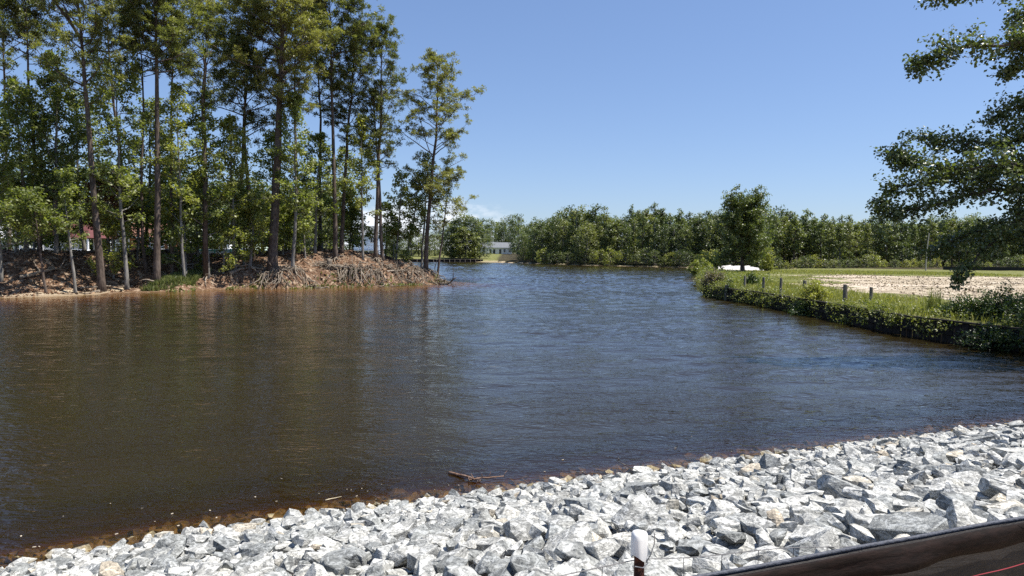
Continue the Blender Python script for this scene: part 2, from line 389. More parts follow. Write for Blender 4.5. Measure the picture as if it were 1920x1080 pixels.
water = grid_mesh('water', WX, WY, WZ, wm.m, dict(depth=dep_a), keep=kp); tag(water, kind='structure')

# ------------------------------------------------------------------ riprap
def stone_mat(name, merged):
    m = Mt(name)
    rnd = m.attr('tint') if merged else m.node('ShaderNodeObjectInfo').outputs['Random']
    n = m.noise(5, 6, .65, None, .8); f = m.noise(38, 4, .7); g = m.noise(110, 2, .6); v = m.noise(9, 5, .6, m.pos((1, 1, 3.2)), 1.6)
    col = m.ramp(n, [(.32, (.20, .20, .188)), (.5, (.40, .398, .372)), (.68, (.60, .592, .550))])
    col = m.mix(m.rng(f, .46, .60, 0, .72), col, (.14, .142, .138))
    col = m.mix(m.rng(v, .52, .58, 0, .6), col, (.76, .755, .72))
    col = m.mix(m.rng(g, .60, .72, 0, .5), col, (.11, .11, .12))
    tn = m.ramp(rnd, [(0, (.52, .54, .55)), (.22, (.76, .78, .78)), (.5, (1, 1, .99)), (.93, (1.12, 1.11, 1.07)), (.965, (1.12, 1.02, .86)), (1, (1.05, .90, .72))])
    col = m.mix(1.0, col, tn, 'MULTIPLY')
    sep = m.node('ShaderNodeSeparateXYZ'); m.L.new(m.node('ShaderNodeNewGeometry').outputs['Position'], sep.inputs[0])
    zz = m.math('ADD', sep.outputs['Z'], m.math('MULTIPLY', m.noise(3, 3), -.10))
    col = m.mix(m.rng(zz, -.02, .05, .88, 0), col, m.mix(m.rng(n, .4, .6), (.15, .11, .045), (.34, .26, .115)))
    rough = m.rng(zz, -.02, .06, .35, .85)
    b1 = m.bump(m.noise(16, 6, .65), .75, .035)
    return m.fin(col, rough, m.bump(f, .5, .012, b1), .3)
stone_one = stone_mat('granite riprap', False); stone_many = stone_mat('granite riprap rest', True)
def make_stone(seed, bevel):
    rn = random.Random(seed); bm = bmesh.new(); bmesh.ops.create_cube(bm, size=2)
    for k in range(rn.randint(7, 10)):
        d = Vector((rn.gauss(0, 1), rn.gauss(0, 1), rn.gauss(0, 1))).normalized()
        off = rn.uniform(.70, 1.0)
        bmesh.ops.bisect_plane(bm, geom=bm.verts[:] + bm.edges[:] + bm.faces[:], plane_co=d * off, plane_no=d, clear_outer=True)
        bmesh.ops.holes_fill(bm, edges=[e for e in bm.edges if e.is_boundary])
    bmesh.ops.remove_doubles(bm, verts=bm.verts, dist=.12)
    bmesh.ops.dissolve_limit(bm, angle_limit=R(6), verts=bm.verts, edges=bm.edges)
    if bevel:
        bmesh.ops.bevel(bm, geom=bm.edges[:], offset=.055, segments=1, affect='EDGES', profile=.6, clamp_overlap=True)
    ex = Vector((1, rn.uniform(.62, .88), rn.uniform(.36, .60)))
    for v in bm.verts:
        v.co = Vector((v.co.x * ex.x, v.co.y * ex.y, v.co.z * ex.z))
        v.co += Vector((mnoise.noise(v.co * 2.1 + Vector((seed, 0, 0))), mnoise.noise(v.co * 2.1 + Vector((0, seed, 0))), mnoise.noise(v.co * 2.1 + Vector((0, 0, seed))))) * .13
    bmesh.ops.recalc_face_normals(bm, faces=bm.faces)
    me = bpy.data.meshes.new('stone'); bm.to_mesh(me); 
    bmesh.ops.triangulate(bm, faces=bm.faces)
    v = np.array([q.co[:] for q in bm.verts]); f = np.array([[q.index for q in fc.verts] for fc in bm.faces])
    bm.free(); me.materials.append(stone_one)
    half = np.abs(v).max(0)
    return me, v, f, half
NP_ = 22
hi = [make_stone(100 + i, True) for i in range(NP_)]
lo = [make_stone(100 + i, False) for i in range(NP_)]
# settle them one by one onto a height grid
cs = .05; ox, oy = -16.0, 1.0; nxg, nyg = int(42 / cs), int(22 / cs)
cgx, cgy = np.meshgrid(ox + np.arange(nxg) * cs, oy + np.arange(nyg) * cs)
HG = np.zeros(cgx.shape)
for j0 in range(0, nyg, 64):
    HG[j0:j0 + 64] = land(cgx[j0:j0 + 64], cgy[j0:j0 + 64])[0]
stones = []
cand = rng.uniform([-15, 1.2], [24, 20.5], (90000, 2))
sa = poly_sd(cand[:, 0], cand[:, 1], A)
fcr = float(poly_sd(np.array([P(1330, 1080, 2.74).x]), np.array([P(1330, 1080, 2.74).y]), A)[0]); print('fence crest', fcr)
ok = (sa > -1.0) & (sa < fcr - .12) & (np.abs(cand[:, 0]) < cand[:, 1] * .80 + 1.6)
cand = cand[ok]; sa = sa[ok]
area_n = int(min(len(cand), 25000))
shp = np.array([[0.0]])
for i in range(area_n):
    cx, cy_ = cand[i]; t = sa[i]
    u = rng.random()
    a = .045 + .086 * u ** 1.8 + (.07 * rng.random() + .03 if rng.random() < .05 else 0)
    if t < 0.15: a *= .85
    k = rng.integers(NP_); half = lo[k][3]
    yaw = rng.uniform(0, 2 * np.pi); tx, ty = rng.normal(0, .28, 2)
    if rng.random() < .12: tx += rng.choice([-1, 1]) * 1.1
    E3 = Matrix.Rotation(yaw, 3, 'Z') @ Matrix.Rotation(tx, 3, 'X') @ Matrix.Rotation(ty, 3, 'Y')
    vv = lo[k][1] @ np.array(E3).T * a
    hx, hy = np.abs(vv[:, 0]).max() * .86, np.abs(vv[:, 1]).max() * .86; zt = vv[:, 2].max(); zb_ = -vv[:, 2].min()
    i0, i1 = int((cx - hx - ox) / cs), int((cx + hx - ox) / cs) + 2; j0, j1 = int((cy_ - hy - oy) / cs), int((cy_ + hy - oy) / cs) + 2
    if i0 < 0 or j0 < 0 or i1 >= nxg or j1 >= nyg: continue
    sx_, sy_ = cgx[j0:j1, i0:i1] - cx, cgy[j0:j1, i0:i1] - cy_
    r2 = (sx_ / hx) ** 2 + (sy_ / hy) ** 2; msk = r2 < 1
    if msk.sum() < 3: continue
    pr = np.sqrt(np.clip(1 - r2, 0, 1))
    rest = np.sort((HG[j0:j1, i0:i1] + zb_ * pr)[msk])
    zc = rest[int(len(rest) * .72)]
    base = min(2.15, .305 * max(t, -1) * (1 if t > 0 else .8) - .2)
    if zc - base > .17: continue
    if t < -.05 and zc + zt > .03 and rng.random() < (.85 if t > -.3 else 1): 
        zc = min(zc, -zt - .01)
    sub = HG[j0:j1, i0:i1]; sub[msk] = np.maximum(sub[msk], (zc + zt * .8 * pr)[msk])
    stones.append((cx, cy_, zc, a, k, yaw, tx, ty, t))
def score(s):
    vis = abs(s[0]) < s[1] * .76 and (H - s[2]) / max(s[1], .1) < .50
    return (s[3] / math.hypot(s[0], s[1])) * (1 if vis else .02)
stones.sort(key=score, reverse=True)
bank = Geo()
# filter stone bed under the riprap, a sheet above the earth
SS = np.array(SHORE)
riprap = grid_mesh('riprap_bank', cgx[::8, ::8], cgy[::8, ::8], land(cgx[::8, ::8], cgy[::8, ::8])[0] + .03, plain('stone bedding', (.11, .10, .09), .95, .4, 20, .8), {},
    keep=((poly_sd(cgx[::8, ::8], cgy[::8, ::8], A)[:-1, :-1] > -1.6) & (poly_sd(cgx[::8, ::8], cgy[::8, ::8], A)[:-1, :-1] < fcr)))
tag(riprap, kind='structure')
for s in stones[:300]:
    o = bpy.data.objects.new('stone', hi[s[4]][0]); COL.objects.link(o); o.parent = riprap
    o.location = s[:3]; o.scale = (s[3],) * 3
    o.rotation_euler = (Matrix.Rotation(s[5], 3, 'Z') @ Matrix.Rotation(s[6], 3, 'X') @ Matrix.Rotation(s[7], 3, 'Y')).to_euler()
g = Geo()
for s in stones[300:]:
    E3 = Matrix.Rotation(s[5], 3, 'Z') @ Matrix.Rotation(s[6], 3, 'X') @ Matrix.Rotation(s[7], 3, 'Y')
    src = hi if (s[3] / math.hypot(s[0], s[1]) > .018) else lo
    if src is hi:
        me = hi[s[4]][0]; V, Fc = hi[s[4]][1], hi[s[4]][2]
    else: V, Fc = lo[s[4]][1], lo[s[4]][2]
    g.add(V @ np.array(E3).T * s[3] + np.array(s[:3]), Fc, 0, float(rng.random()))
o = g.build('riprap_stones', stone_many, riprap); tag(o, kind='stuff')
print('stones', len(stones), 'verts', g.n)

# ------------------------------------------------------------------ foliage builders
def unit(v): return v / (np.linalg.norm(v, axis=-1, keepdims=True) + 1e-9)
def leaves(g, C, per, rad, size, aspect=.6, up_bias=.6, squash=.7, mat=0, tintv=None, lo_t=0., rg=rng):
    C = np.asarray(C, float); n = len(C) * per
    if n == 0: return
    c = np.repeat(C, per, 0); rr = rad if np.isscalar(rad) else np.repeat(rad, per)[:, None]
    off = unit(rg.normal(size=(n, 3))) * (rg.random((n, 1)) ** .45) * rr; off[:, 2] *= squash
    p = c + off
    nrm = unit(rg.normal(size=(n, 3)) + np.array([0, 0, up_bias]) + unit(off) * .5)
    a = unit(np.cross(nrm, rg.normal(size=(n, 3)))); b = np.cross(nrm, a)
    s = size * rg.uniform(.6, 1.35, (n, 1))
    a = a * s; b = b * s * aspect
    v = np.stack([p - a * .5, p + b * .5 + a * .05, p + a * .5 + np.array([0, 0, -.12]) * s, p - b * .5 + a * .05], 1).reshape(-1, 3)
    f = np.arange(n * 4).reshape(-1, 4)
    ct = np.repeat(rg.random(len(C)), per)
    g.add(v, f, mat, np.clip(ct * .6 + rg.random(n) * .4, 0, 1))
def needles(g, C, per, ln, wd, mat=0, rg=rng, up_bias=.55):
    C = np.asarray(C, float); n = len(C) * per
    c = np.repeat(C, per, 0); d = unit(rg.normal(size=(n, 3)) + np.array([0, 0, up_bias])); d[:, 2] *= .8
    side = unit(np.cross(d, np.array([0, 0, 1.]) + rg.normal(size=(n, 3)) * .35)) * wd * .5
    l = ln * rg.uniform(.6, 1.2, (n, 1))
    v = np.stack([c + d * .04 - side * .5, c + d * l * .6 + side, c + d * l, c + d * l * .6 - side], 1).reshape(-1, 3)
    ct = np.repeat(rg.random(len(C)), per)
    g.add(v, np.arange(n * 4).reshape(-1, 4), mat, np.clip(ct * .65 + rg.random(n) * .35, 0, 1))
def trunk_path(Ht, lean, seed, wob=.25, n=12, curve=0.0):
    rg = np.random.default_rng(seed); t = np.linspace(0, 1, n)
    w1 = np.cumsum(rg.normal(0, wob / n * 2.2, (n, 2)), 0); w1 -= w1[0]
    pts = np.zeros((n, 3)); pts[:, 0] = lean[0] * t + w1[:, 0] + curve * np.sin(t * np.pi); pts[:, 1] = lean[1] * t + w1[:, 1]; pts[:, 2] = t * Ht
    return pts
def pathat(pts, t):
    i = t * (len(pts) - 1); k = min(int(i), len(pts) - 2); u = i - k; return pts[k] * (1 - u) + pts[k + 1] * u
def tree(name, loc, Ht, r0_, cb, Rc, seed, kind='pine', lean=(0, 0), nb=46, dens=1.0, lab=None, group=None, bmat=None, lmat=None, curve=0., prof=None, roots=0, gaps=.35, lsize=1., rz=0, per=None, wob=.25):
    rg = np.random.default_rng(seed)
    root = empty(name, loc, rz, lab, 'tree', group)
    T = Geo(); C = []
    pts = trunk_path(Ht, lean, seed, wob * Ht / 14, 12, curve); n = len(pts); tt = np.linspace(0, 1, n)
    rad = r0_ * (1 - .86 * tt ** 1.1); rad[0] *= 1.45
    pts0 = pts.copy(); pts0[0, 2] = -.5
    extra = pathat(pts, .035); pp = np.vstack([pts0[:1], extra[None], pts0[1:]]); rr = np.concatenate([rad[:1], [r0_ * 1.02], rad[1:]])
    T.tube(pp, rr, 9)
    for i in range(nb):
        t = cb + (1 - cb) * ((i + rg.random()) / nb) ** .9; t = min(t, .985)
        if rg.random() < gaps * .6 * (1 - (t - cb) / (1 - cb)): continue
        u = (t - cb) / (1 - cb)
        pf = prof(u) if prof else (math.sin(math.pi * min(1, u * .85 + .12)) ** .7 if kind == 'pine' else (1 - u) ** .55 * (.55 + .45 * min(1, u * 4)))
        L = Rc * 1.12 * pf * rg.uniform(.45, 1.25) + .4
        az = i * 2.4 + rg.normal(0, .5)
        el = rg.uniform(.05, .45) + u * .65 if kind == 'pine' else rg.uniform(.15, .6) + u * .5
        d = np.array([math.cos(az) * math.cos(el), math.sin(az) * math.cos(el), math.sin(el)])
        p = pathat(pts, t); m = 6; bp = [p]; rb = max(.018, r0_ * .30 * (1 - .7 * u) * (L / Rc) ** .5)
        cur = d.copy()
        for k in range(m - 1):
            cur = unit(cur + rg.normal(0, .17, 3) + np.array([0, 0, .07 if kind == 'pine' else .03]))
            bp.append(bp[-1] + cur * L / (m - 1))
        bp = np.array(bp); T.tube(bp, np.linspace(rb, .012, m), 4, cap=False)
        ns = max(3, int(L * (2.1 if kind == 'pine' else 2.2) * dens))
        for k in range(ns):
            s = .28 + .72 * (k + rg.random()) / ns; q = pathat(bp, min(s, 1))
            l2 = L * .27 * rg.uniform(.4, 1.25) * (1.15 - .5 * s) + .15
            d2 = unit(cur * .5 + rg.normal(0, .75, 3) + np.array([0, 0, .25])); e = q + d2 * l2
            T.tube(np.array([q, (q + e) / 2 + np.array([0, 0, .03]), e]), [.018, .012, .006], 3, cap=False)
            if kind == 'pine':
                for z_ in range(6): C.append(e + rg.normal(0, .19, 3) * np.array([1, 1, .6]))
            else: C.append(e); C.append((q + e) / 2)
    G = Geo(); C = np.array(C)
    if kind == 'pine': needles(G, C, per or 13, .42 * lsize, .078 * lsize, 0, rg)
    else: leaves(G, C, per or 14, .44 * lsize, .235 * lsize, .72, 1.2, .75, 0, rg=rg)
    tr_ = T.build('trunk', bmat or pine_bark, root, True); cr = G.build('crown', lmat or (pine_leaf if kind == 'pine' else gum_leaf), root)
    kids = [tr_, cr]
    if roots:
        Rg = Geo()
        for i in range(roots):
            az = rg.uniform(0, 2 * np.pi) if i % 3 == 0 else rg.uniform(-2.6, -.5)
            L = rg.uniform(.7, 2.6); p = np.array([0, 0, rg.uniform(.1, .45)]); q = [p]
            d = np.array([math.cos(az), math.sin(az), -.2])
            for k in range(6):
                d = unit(d + rg.normal(0, .28, 3) + np.array([0, 0, -.12])); p = p + d * L / 6
                zt = gz(loc[0] + p[0], loc[1] + p[1]) - loc[2] + .03
                p[2] = max(p[2], zt); q.append(p.copy())
            Rg.tube(q, np.linspace(rg.uniform(.05, .13), .015, 7), 5)
        kids.append(Rg.build('roots', root_bark, root, True))
    KIDS[root.name] = kids
    return root

# ------------------------------------------------------------------ the trees on the point
def at(px, Y):
    if px < 835: Y = max(Y, float(np.interp(px, fpx, fpy)) + 1.6)
    x = X(px, Y); return (x, Y, gz(x, Y) - .05)
fpx = [0, 80, 160, 250, 330, 400, 480, 560, 640, 700, 760, 815, 838]; fpy = [q[1] for q in FRONT]
pt = 'tall pines on the wooded point'
def point_pine(px, Y, top_px, top_py, w_px, cb, Rc, seed, lab, **kw):
    l = at(px, Y); Y = l[1]; Ht = Z(top_px, top_py, Y) - l[2]; ln = X(top_px, Y) - l[0]
    return tree('pine_tree', l, Ht, w_px * Y / F / 2, cb + .07 if px < 790 else cb, Rc, seed, 'pine', (ln, 0), lab=lab, group=pt, **kw)
point_pine(190, 56, 150, -60, 14, .50, 4.2, 11, 'thick straight pine near the left edge of the photo with a long curved limb', nb=46, roots=5, wob=.12)
point_pine(75, 60, 55, -30, 8, .62, 3.2, 12, 'slim dark pine furthest left with a small dense tuft crown', nb=40, dens=1.1)
point_pine(293, 58, 298, -90, 13, .55, 3.8, 13, 'stout straight pine in front of the orange brick house', nb=50, dens=1.1, roots=8, wob=.1)
point_pine(274, 62, 268, -30, 6, .55, 2.8, 14, 'slender pine close beside the stout pine by the brick house', nb=36)
point_pine(322, 62, 324, -40, 7, .58, 3.4, 15, 'medium pine just right of the stout pine by the brick house', nb=40)
point_pine(474, 68, 468, 90, 9, .45, 3.6, 17, 'reddish barked pine left of the thickest pine', nb=44, dens=1.2)
point_pine(510, 66, 532, -90, 18, .42, 5.0, 18, 'thickest pine on the point leaning slightly right over exposed roots', nb=66, dens=1.25, roots=14, wob=.12)
point_pine(446, 70, 470, -10, 7, .55, 4.0, 19, 'pine with open spreading top behind the thickest pine', nb=36)
point_pine(628, 72, 622, -8, 9, .56, 4.2, 20, 'tall bare stemmed pine with flat feathery top above the root stump', nb=50, dens=1.1, roots=10, wob=.1)
point_pine(640, 75, 668, 70, 8, .42, 3.4, 21, 'dark dense pine right behind the tall bare stemmed pine', nb=54, dens=1.2, wob=.2)
point_pine(704, 76, 714, 66, 8, .34, 3.7, 22, 'second pine from the tip of the point with rounded open top', nb=44, roots=10, wob=.15)
point_pine(717, 77, 700, 180, 7, .40, 2.8, 23, 'shorter twin stem touching the rounded open pine', nb=30, roots=4)
point_pine(798, 80, 822, 122, 9, .30, 4.9, 24, 'outermost pine at the tip of the point with layered open crown', nb=52, dens=1.05, roots=16, wob=.3, gaps=.35)
point_pine(820, 81, 838, 330, 4.5, .35, 2.6, 25, 'short slim pine right at the water end of the point', nb=22, roots=8)
point_pine(598, 76, 590, 20, 7, .5, 3.2, 26, 'narrow pine between the thickest pine and the bare stemmed pine', nb=40)
point_pine(380, 76, 400, 10, 7, .55, 3.6, 27, 'background pine behind the broken topped tree', nb=36)
point_pine(20, 68, 14, -40, 7, .5, 3.6, 28, 'background pine cut by the left edge of the photo', nb=36)
point_pine(240, 75, 215, -60, 8, .45, 4.2, 29, 'background pine behind the orange brick house gap', nb=40)
point_pine(562, 79, 548, -40, 7, .5, 3.8, 30, 'background pine seen between the two tallest stems', nb=40)
# long curved limb and the broken topped dead stem
def g_tree(px, Y, top_px, top_py, w_px, cb, Rc, seed, lab, **kw):
    l = at(px, Y); Y = l[1]; Ht = Z(top_px, top_py, Y) - l[2]; ln = X(top_px, Y) - l[0]
    return tree(kw.pop('nm', 'sweetgum_tree'), l, Ht, w_px * Y / F / 2, cb, Rc, seed, 'gum', (ln, 0), lab=lab, group='broadleaf trees on the wooded point', bmat=kw.pop('bmat', grey_bark), **kw)
g_tree(237, 55, 225, 150, 8, .30, 3.0, 41, 'pale grey trunked sweetgum standing on the sandy bank left of the stout pine', nb=40, prof=lambda u: .8)
g_tree(388, 60, 384, 190, 9, .22, 3.2, 42, 'pale trunked leafy tree with flared base between the brick house and the boat lift', nb=46, roots=8)
g_tree(345, 60, 340, 170, 6, .28, 3.0, 43, 'leafy broadleaf tree with slim grey stem left of the green boat lift', nb=44)
g_tree(140, 51, 118, 330, 6, .45, 1.6, 44, 'small crooked grey sapling leaning left over the beach', nb=14)
g_tree(50, 58, 40, 170, 8, .25, 4.2, 45, 'wide leafy broadleaf at the left edge of the point', nb=60)
g_tree(105, 60, 120, 120, 8, .30, 4.0, 46, 'bright green broadleaf filling the gap left of the curved limbed pine', nb=60)
g_tree(160, 66, 150, 190, 7, .25, 3.8, 47, 'leafy broadleaf behind the curved limbed pine', nb=50)
g_tree(440, 64, 430, 230, 7, .25, 3.4, 48, 'leafy broadleaf right of the broken topped tree', nb=50)
g_tree(468, 62, 478, 395, 7, .3, 2.0, 49, 'leaning young broadleaf over the orange eroded scarp', nb=24, roots=8)
g_tree(548, 66, 560, 190, 7, .3, 3.2, 50, 'leafy broadleaf just right of the thickest pine', nb=52, roots=8)
g_tree(590, 72, 600, 260, 6, .25, 3.0, 51, 'leafy broadleaf left of the root stump', nb=46)
g_tree(680, 74, 676, 225, 5, .30, 2.4, 52, 'thin broadleaf stem left of the second pine from the tip', nb=36)
g_tree(742, 80, 752, 330, 4.5, .25, 2.2, 53, 'small airy sapling with pale leaves left of the outermost pine', nb=26, gaps=.5)
g_tree(760, 82, 786, 330, 5, .35, 2.3, 54, 'leaning sapling between the last two pines', nb=24, gaps=.5)
g_tree(790, 82, 800, 300, 5, .25, 2.6, 55, 'leafy stem tucked behind the outermost pine', nb=30, gaps=.3)
g_tree(270, 70, 290, 200, 7, .2, 4.0, 56, 'shaded leafy broadleaf behind the stout pine', nb=56)
g_tree(0, 54, -14, 230, 8, .2, 4.0, 57, 'leafy broadleaf half outside the left edge', nb=50)
g_tree(520, 78, 515, 260, 7, .2, 3.8, 58, 'shaded leafy broadleaf behind the thickest pine', nb=50)
g_tree(640, 82, 645, 290, 6, .2, 3.0, 59, 'shaded leafy broadleaf behind the bare stemmed pine', nb=40)
g_tree(85, 50, 60, 372, 5, .5, 2.6, 60, 'low soft green young pine over the left beach', nb=26, nm='young_pine_tree', bmat=pine_bark)
g_tree(205, 64, 200, 330, 6, .15, 2.6, 61, 'low tree with dead rusty brown leaves beside the curved limbed pine', nb=34, lmat=brown_leaf)
g_tree(130, 72, 135, 350, 7, .2, 3.2, 62, 'low shaded broadleaf in front of the red roofed boathouse', nb=40)
g_tree(662, 80, 656, 400, 4, .12, 2.4, 63, 'leafy sapling screening the left side of the pale blue house', nb=28)
g_tree(722, 82, 728, 385, 4, .12, 2.2, 64, 'leafy sapling right of the pale blue house', nb=26)
g_tree(262, 66, 255, 350, 5, .15, 2.8, 65, 'low leafy broadleaf screening the brick house', nb=34)
g_tree(320, 70, 318, 380, 5, .12, 2.6, 66, 'low leafy sapling right of the brick house', nb=30)
g_tree(530, 70, 535, 400, 4, .12, 2.4, 67, 'low leafy sapling right of the thickest trunk', nb=28)
saps = []
s0 = g_tree(418, 60, 422, 415, 4, .06, 1.9, 68, 'bright green sapling right of the pale flared trunk', nb=26, nm='sapling_tree', bmat=grey_bark)
for i, (px, Y, sc2, lab) in enumerate(((30, 58, 1.1, 'bright sapling at the far left edge of the bank'), (64, 62, 1.3, 'sapling behind the low young pine'), (112, 64, 1.4, 'sapling left of the curved limbed pine'), (212, 60, 1.0, 'bright sapling right of the curved limbed pine'), (258, 64, 1.3, 'sapling just left of the stout pine'), (348, 62, 1.25, 'sapling near the slim grey stem'), (372, 68, 1.5, 'sapling left of the pale flared trunk'), (456, 66, 1.2, 'sapling above the orange scarp'), (492, 70, 1.3, 'sapling left of the thickest pine'), (572, 70, 1.1, 'bright sapling right of the thickest pine'), (604, 76, 1.3, 'sapling left of the bare stemmed pine'), (655, 80, 1.2, 'small sapling below the dark dense pine'), (738, 80, .9, 'small sapling left of the leaning sapling'), (772, 80, .8, 'smallest sapling by the outermost pine'))):
    saps.append(dup(s0, at(px, Y), i * 1.7, (sc2, sc2, sc2 * (1 + .12 * math.sin(i * 3))), label=lab, group='bright saplings under the pines'))
s0['group'] = 'bright saplings under the pines'
# broken topped tree
l = at(385, 61); T = Geo()
Ht = Z(393, 95, 61) - l[2]
bt = empty('dead_tree', l, 0, 'bare pine stem with a broken forked top against the sky', 'tree')
T.tube(np.array([(0, 0, -.4), (.05, 0, Ht * .4), (-.05, 0, Ht * .8), (.25, 0, Ht * .93), (.1, 0, Ht * .97), (.45, 0, Ht)]), [.26, .2, .16, .14, .1, .05], 8)
for (a, b) in (((.25, 0, Ht * .93), (.9, .2, Ht * 1.03)), ((-.05, 0, Ht * .8), (-1.2, .2, Ht * .86)), ((0, 0, Ht * .76), (1.5, 0, Ht * .79)), ((.9, .2, Ht * 1.03), (1.6, .2, Ht * 1.0)), ((.1, 0, Ht * .97), (-.5, 0, Ht * .95))):
    a = np.array(a); b = np.array(b); T.tube(np.array([a, (a + b) / 2 + (0, 0, .1), b]), [.06, .04, .015], 5)
T.build('trunk', pine_bark, bt, True)
G = Geo(); needles(G, np.array([(-1.0, 0, Ht * .85)] * 18 + [(.2, 0, Ht * .83)] * 16 + [(1.2, 0, Ht * .8)] * 14) + rng.normal(0, .4, (48, 3)), 14, .35, .08); G.build('crown', pine_leaf, bt)
# long curved limbs (parts of a pine of their own)
l = at(182, 56)
cl = Geo(); pts = np.array([(X(a, 56.4) , 56.4, Z(a, b, 56.4)) for a, b in ((162, 82), (150, 62), (135, 40), (118, 18), (96, -5), (60, -30))]); cl.tube(pts, [.14, .13, .12, .1, .08, .05], 6)
pine0 = bpy.data.objects['pine_tree']; o = cl.build('limb', pine_bark, pine0, True); o.location = -Vector(pine0.location)

# ------------------------------------------------------------------ far prototypes
def far_tree(kind, Ht, Rc, seed, per=10, n=70, lsz=.5, cb=.2, lmat=far_leaf, trunk=True, rad=.9, flat=.8):
    rg = np.random.default_rng(seed); root = empty('broadleaf_tree' if kind != 'pine' else 'pine_tree', (0, 0, -500))
    T = Geo(); pts = trunk_path(Ht * .95, (rg.normal(0, .3), rg.normal(0, .3)), seed, .3, 7); T.tube(np.vstack([[(0, 0, -.5)], pts[1:]]), np.linspace(.2, .05, 7) * Ht / 12, 6)
    C = []
    for i in range(n):
        u = (i + rg.random()) / n; z = Ht * (cb + (1 - cb) * u) * (1 + .06 * math.sin(seed + i * 2.1))
        if kind == 'pine': r = Rc * math.sin(math.pi * min(1, u * .78 + .2)) ** .8
        elif kind == 'cone': r = Rc * (1 - u) ** .8
        else: r = Rc * math.sqrt(max(.03, 1 - (2 * u - .85) ** 2 * .75))
        a = i * 2.4 + rg.normal(0, .4); q = r * rg.uniform(.45, 1.05)
        e = np.array([math.cos(a) * q, math.sin(a) * q, z]); C.append(e)
        if i % 2 == 0:
            b0 = pathat(pts, max(.05, min(.95, (z - q * .45) / Ht))); T.tube(np.array([b0, (b0 + e) / 2 + (0, 0, -.1), e]), [.06, .04, .02], 3, cap=False)
    G = Geo(); leaves(G, C, per, rad, lsz * .85, .75, 1.4, flat, rg=rg)
    KIDS[root.name] = [T.build('trunk', pine_bark if kind == 'pine' else grey_bark, root, True), G.build('crown', lmat, root)]
    return root
FP = [far_tree('pine', 13, 2.6, 201, 20, 90, .5, .22, rad=.85, flat=.6), far_tree('pine', 13, 2.3, 202, 20, 80, .5, .32, rad=.85, flat=.6), far_tree('pine', 13, 2.9, 207, 20, 95, .5, .15, rad=.9, flat=.6),
      far_tree('gum', 12, 3.4, 203, 26, 110, .46, .06, rad=1.0), far_tree('gum', 12, 2.9, 204, 26, 100, .46, .04, rad=.95), far_tree('cone', 12, 3.2, 205, 24, 90, .46, .03, rad=.9), far_tree('gum', 12, 3.9, 206, 26, 120, .46, .08, rad=1.1)]
BP = [far_tree('gum', 4, 2.0, 211, 22, 40, .30, .02, lmat=weed_leaf, rad=.65), far_tree('gum', 4, 2.4, 212, 22, 44, .30, .02, lmat=far_leaf, rad=.65)]
for b in BP: b.name = 'shrub'; 
for i, b in enumerate(BP): KIDS[b.name] = list(b.children) or KIDS.get(b.name)
bpy.context.view_layer.update()
for b in BP: KIDS[b.name] = [c for c in b.children]
def place(proto, px, Y, top_py, lab, group, nm=None, wide=1.0, cat='tree'):
    x = X(px, Y); z0 = gz(x, Y) - .1; Ht = Z(px, top_py, Y) - z0; base = 13.0 if proto in FP[:3] else (4.0 if proto in BP else 12.0)
    s = Ht / base; o = dup(proto, (x, Y, z0), random.uniform(0, 6.28), (s * wide, s * wide, s), label=lab, group=group, cat=cat)
    if nm: o.name = nm
    return o
# skyline read off the far wood: px -> top py
sky_x = [740, 800, 850, 880, 905, 930, 960, 985, 1003, 1030, 1060, 1080, 1110, 1140, 1170, 1215, 1240, 1280, 1320, 1360, 1400, 1440, 1500, 1560, 1620, 1680, 1740, 1800, 1860, 1925]
sky_y = [440, 430, 405, 408, 418, 408, 408, 415, 408, 412, 392, 388, 395, 402, 405, 388, 396, 400, 404, 398, 400, 403, 406, 412, 415, 415, 411, 410, 412, 416]
k = 0
zones = [(0, 'left of the white house'), (905, 'behind the white house'), (1000, 'right of the white house'), (1180, 'in mid shore'), (1330, 'behind the lone cypress'), (1450, 'behind left field'), (1640, 'behind the wooden pole'), (1780, 'behind drooping branch')]
def zone(px): return [z for a, z in zones if px >= a][-1]
cnt = {}
def far_label(kind, px, row):
    z = zone(px); key = (kind, z, row); cnt[key] = cnt.get(key, 0) + 1; n = cnt[key]
    od = ['first', 'second', 'third', 'fourth', 'fifth', 'sixth', 'seventh', 'eighth', 'ninth', 'tenth', 'eleventh', 'twelfth', 'thirteenth', 'fourteenth', 'fifteenth', 'sixteenth'][min(n - 1, 15)]
    return f'{kind}, {row} of far wood {z}, {od} from left'
def shoreY(px):   # depth of the far wood's edge
    return float(np.interp(px, [740, 905, 960, 985, 1010, 1100, 1200, 1300, 1350, 1450, 1925], [232, 330, 330, 225, P(1010, 495).y, P(1100, 498).y, P(1200, 500).y, P(1300, 502.5).y, 168, 164, 168]))
px = 905.0
while px < 1945:
    Yb = shoreY(px) + random.uniform(12, 22)
    pr = random.choice([0, 1, 2, 2, 6]) if px > 1180 else random.choice([0, 3, 4, 6, 6])
    ty = float(np.interp(px, sky_x, sky_y)) + random.choice([random.uniform(-10, 2), random.uniform(0, 12)])
    place(FP[pr], px, Yb, ty, far_label('tall ' + ('pine' if pr < 3 else 'broadleaf'), px, 'back row'), 'trees of the far wood', wide=random.uniform(.75, 1.2))
    px += random.uniform(13, 19)
px = 985.0
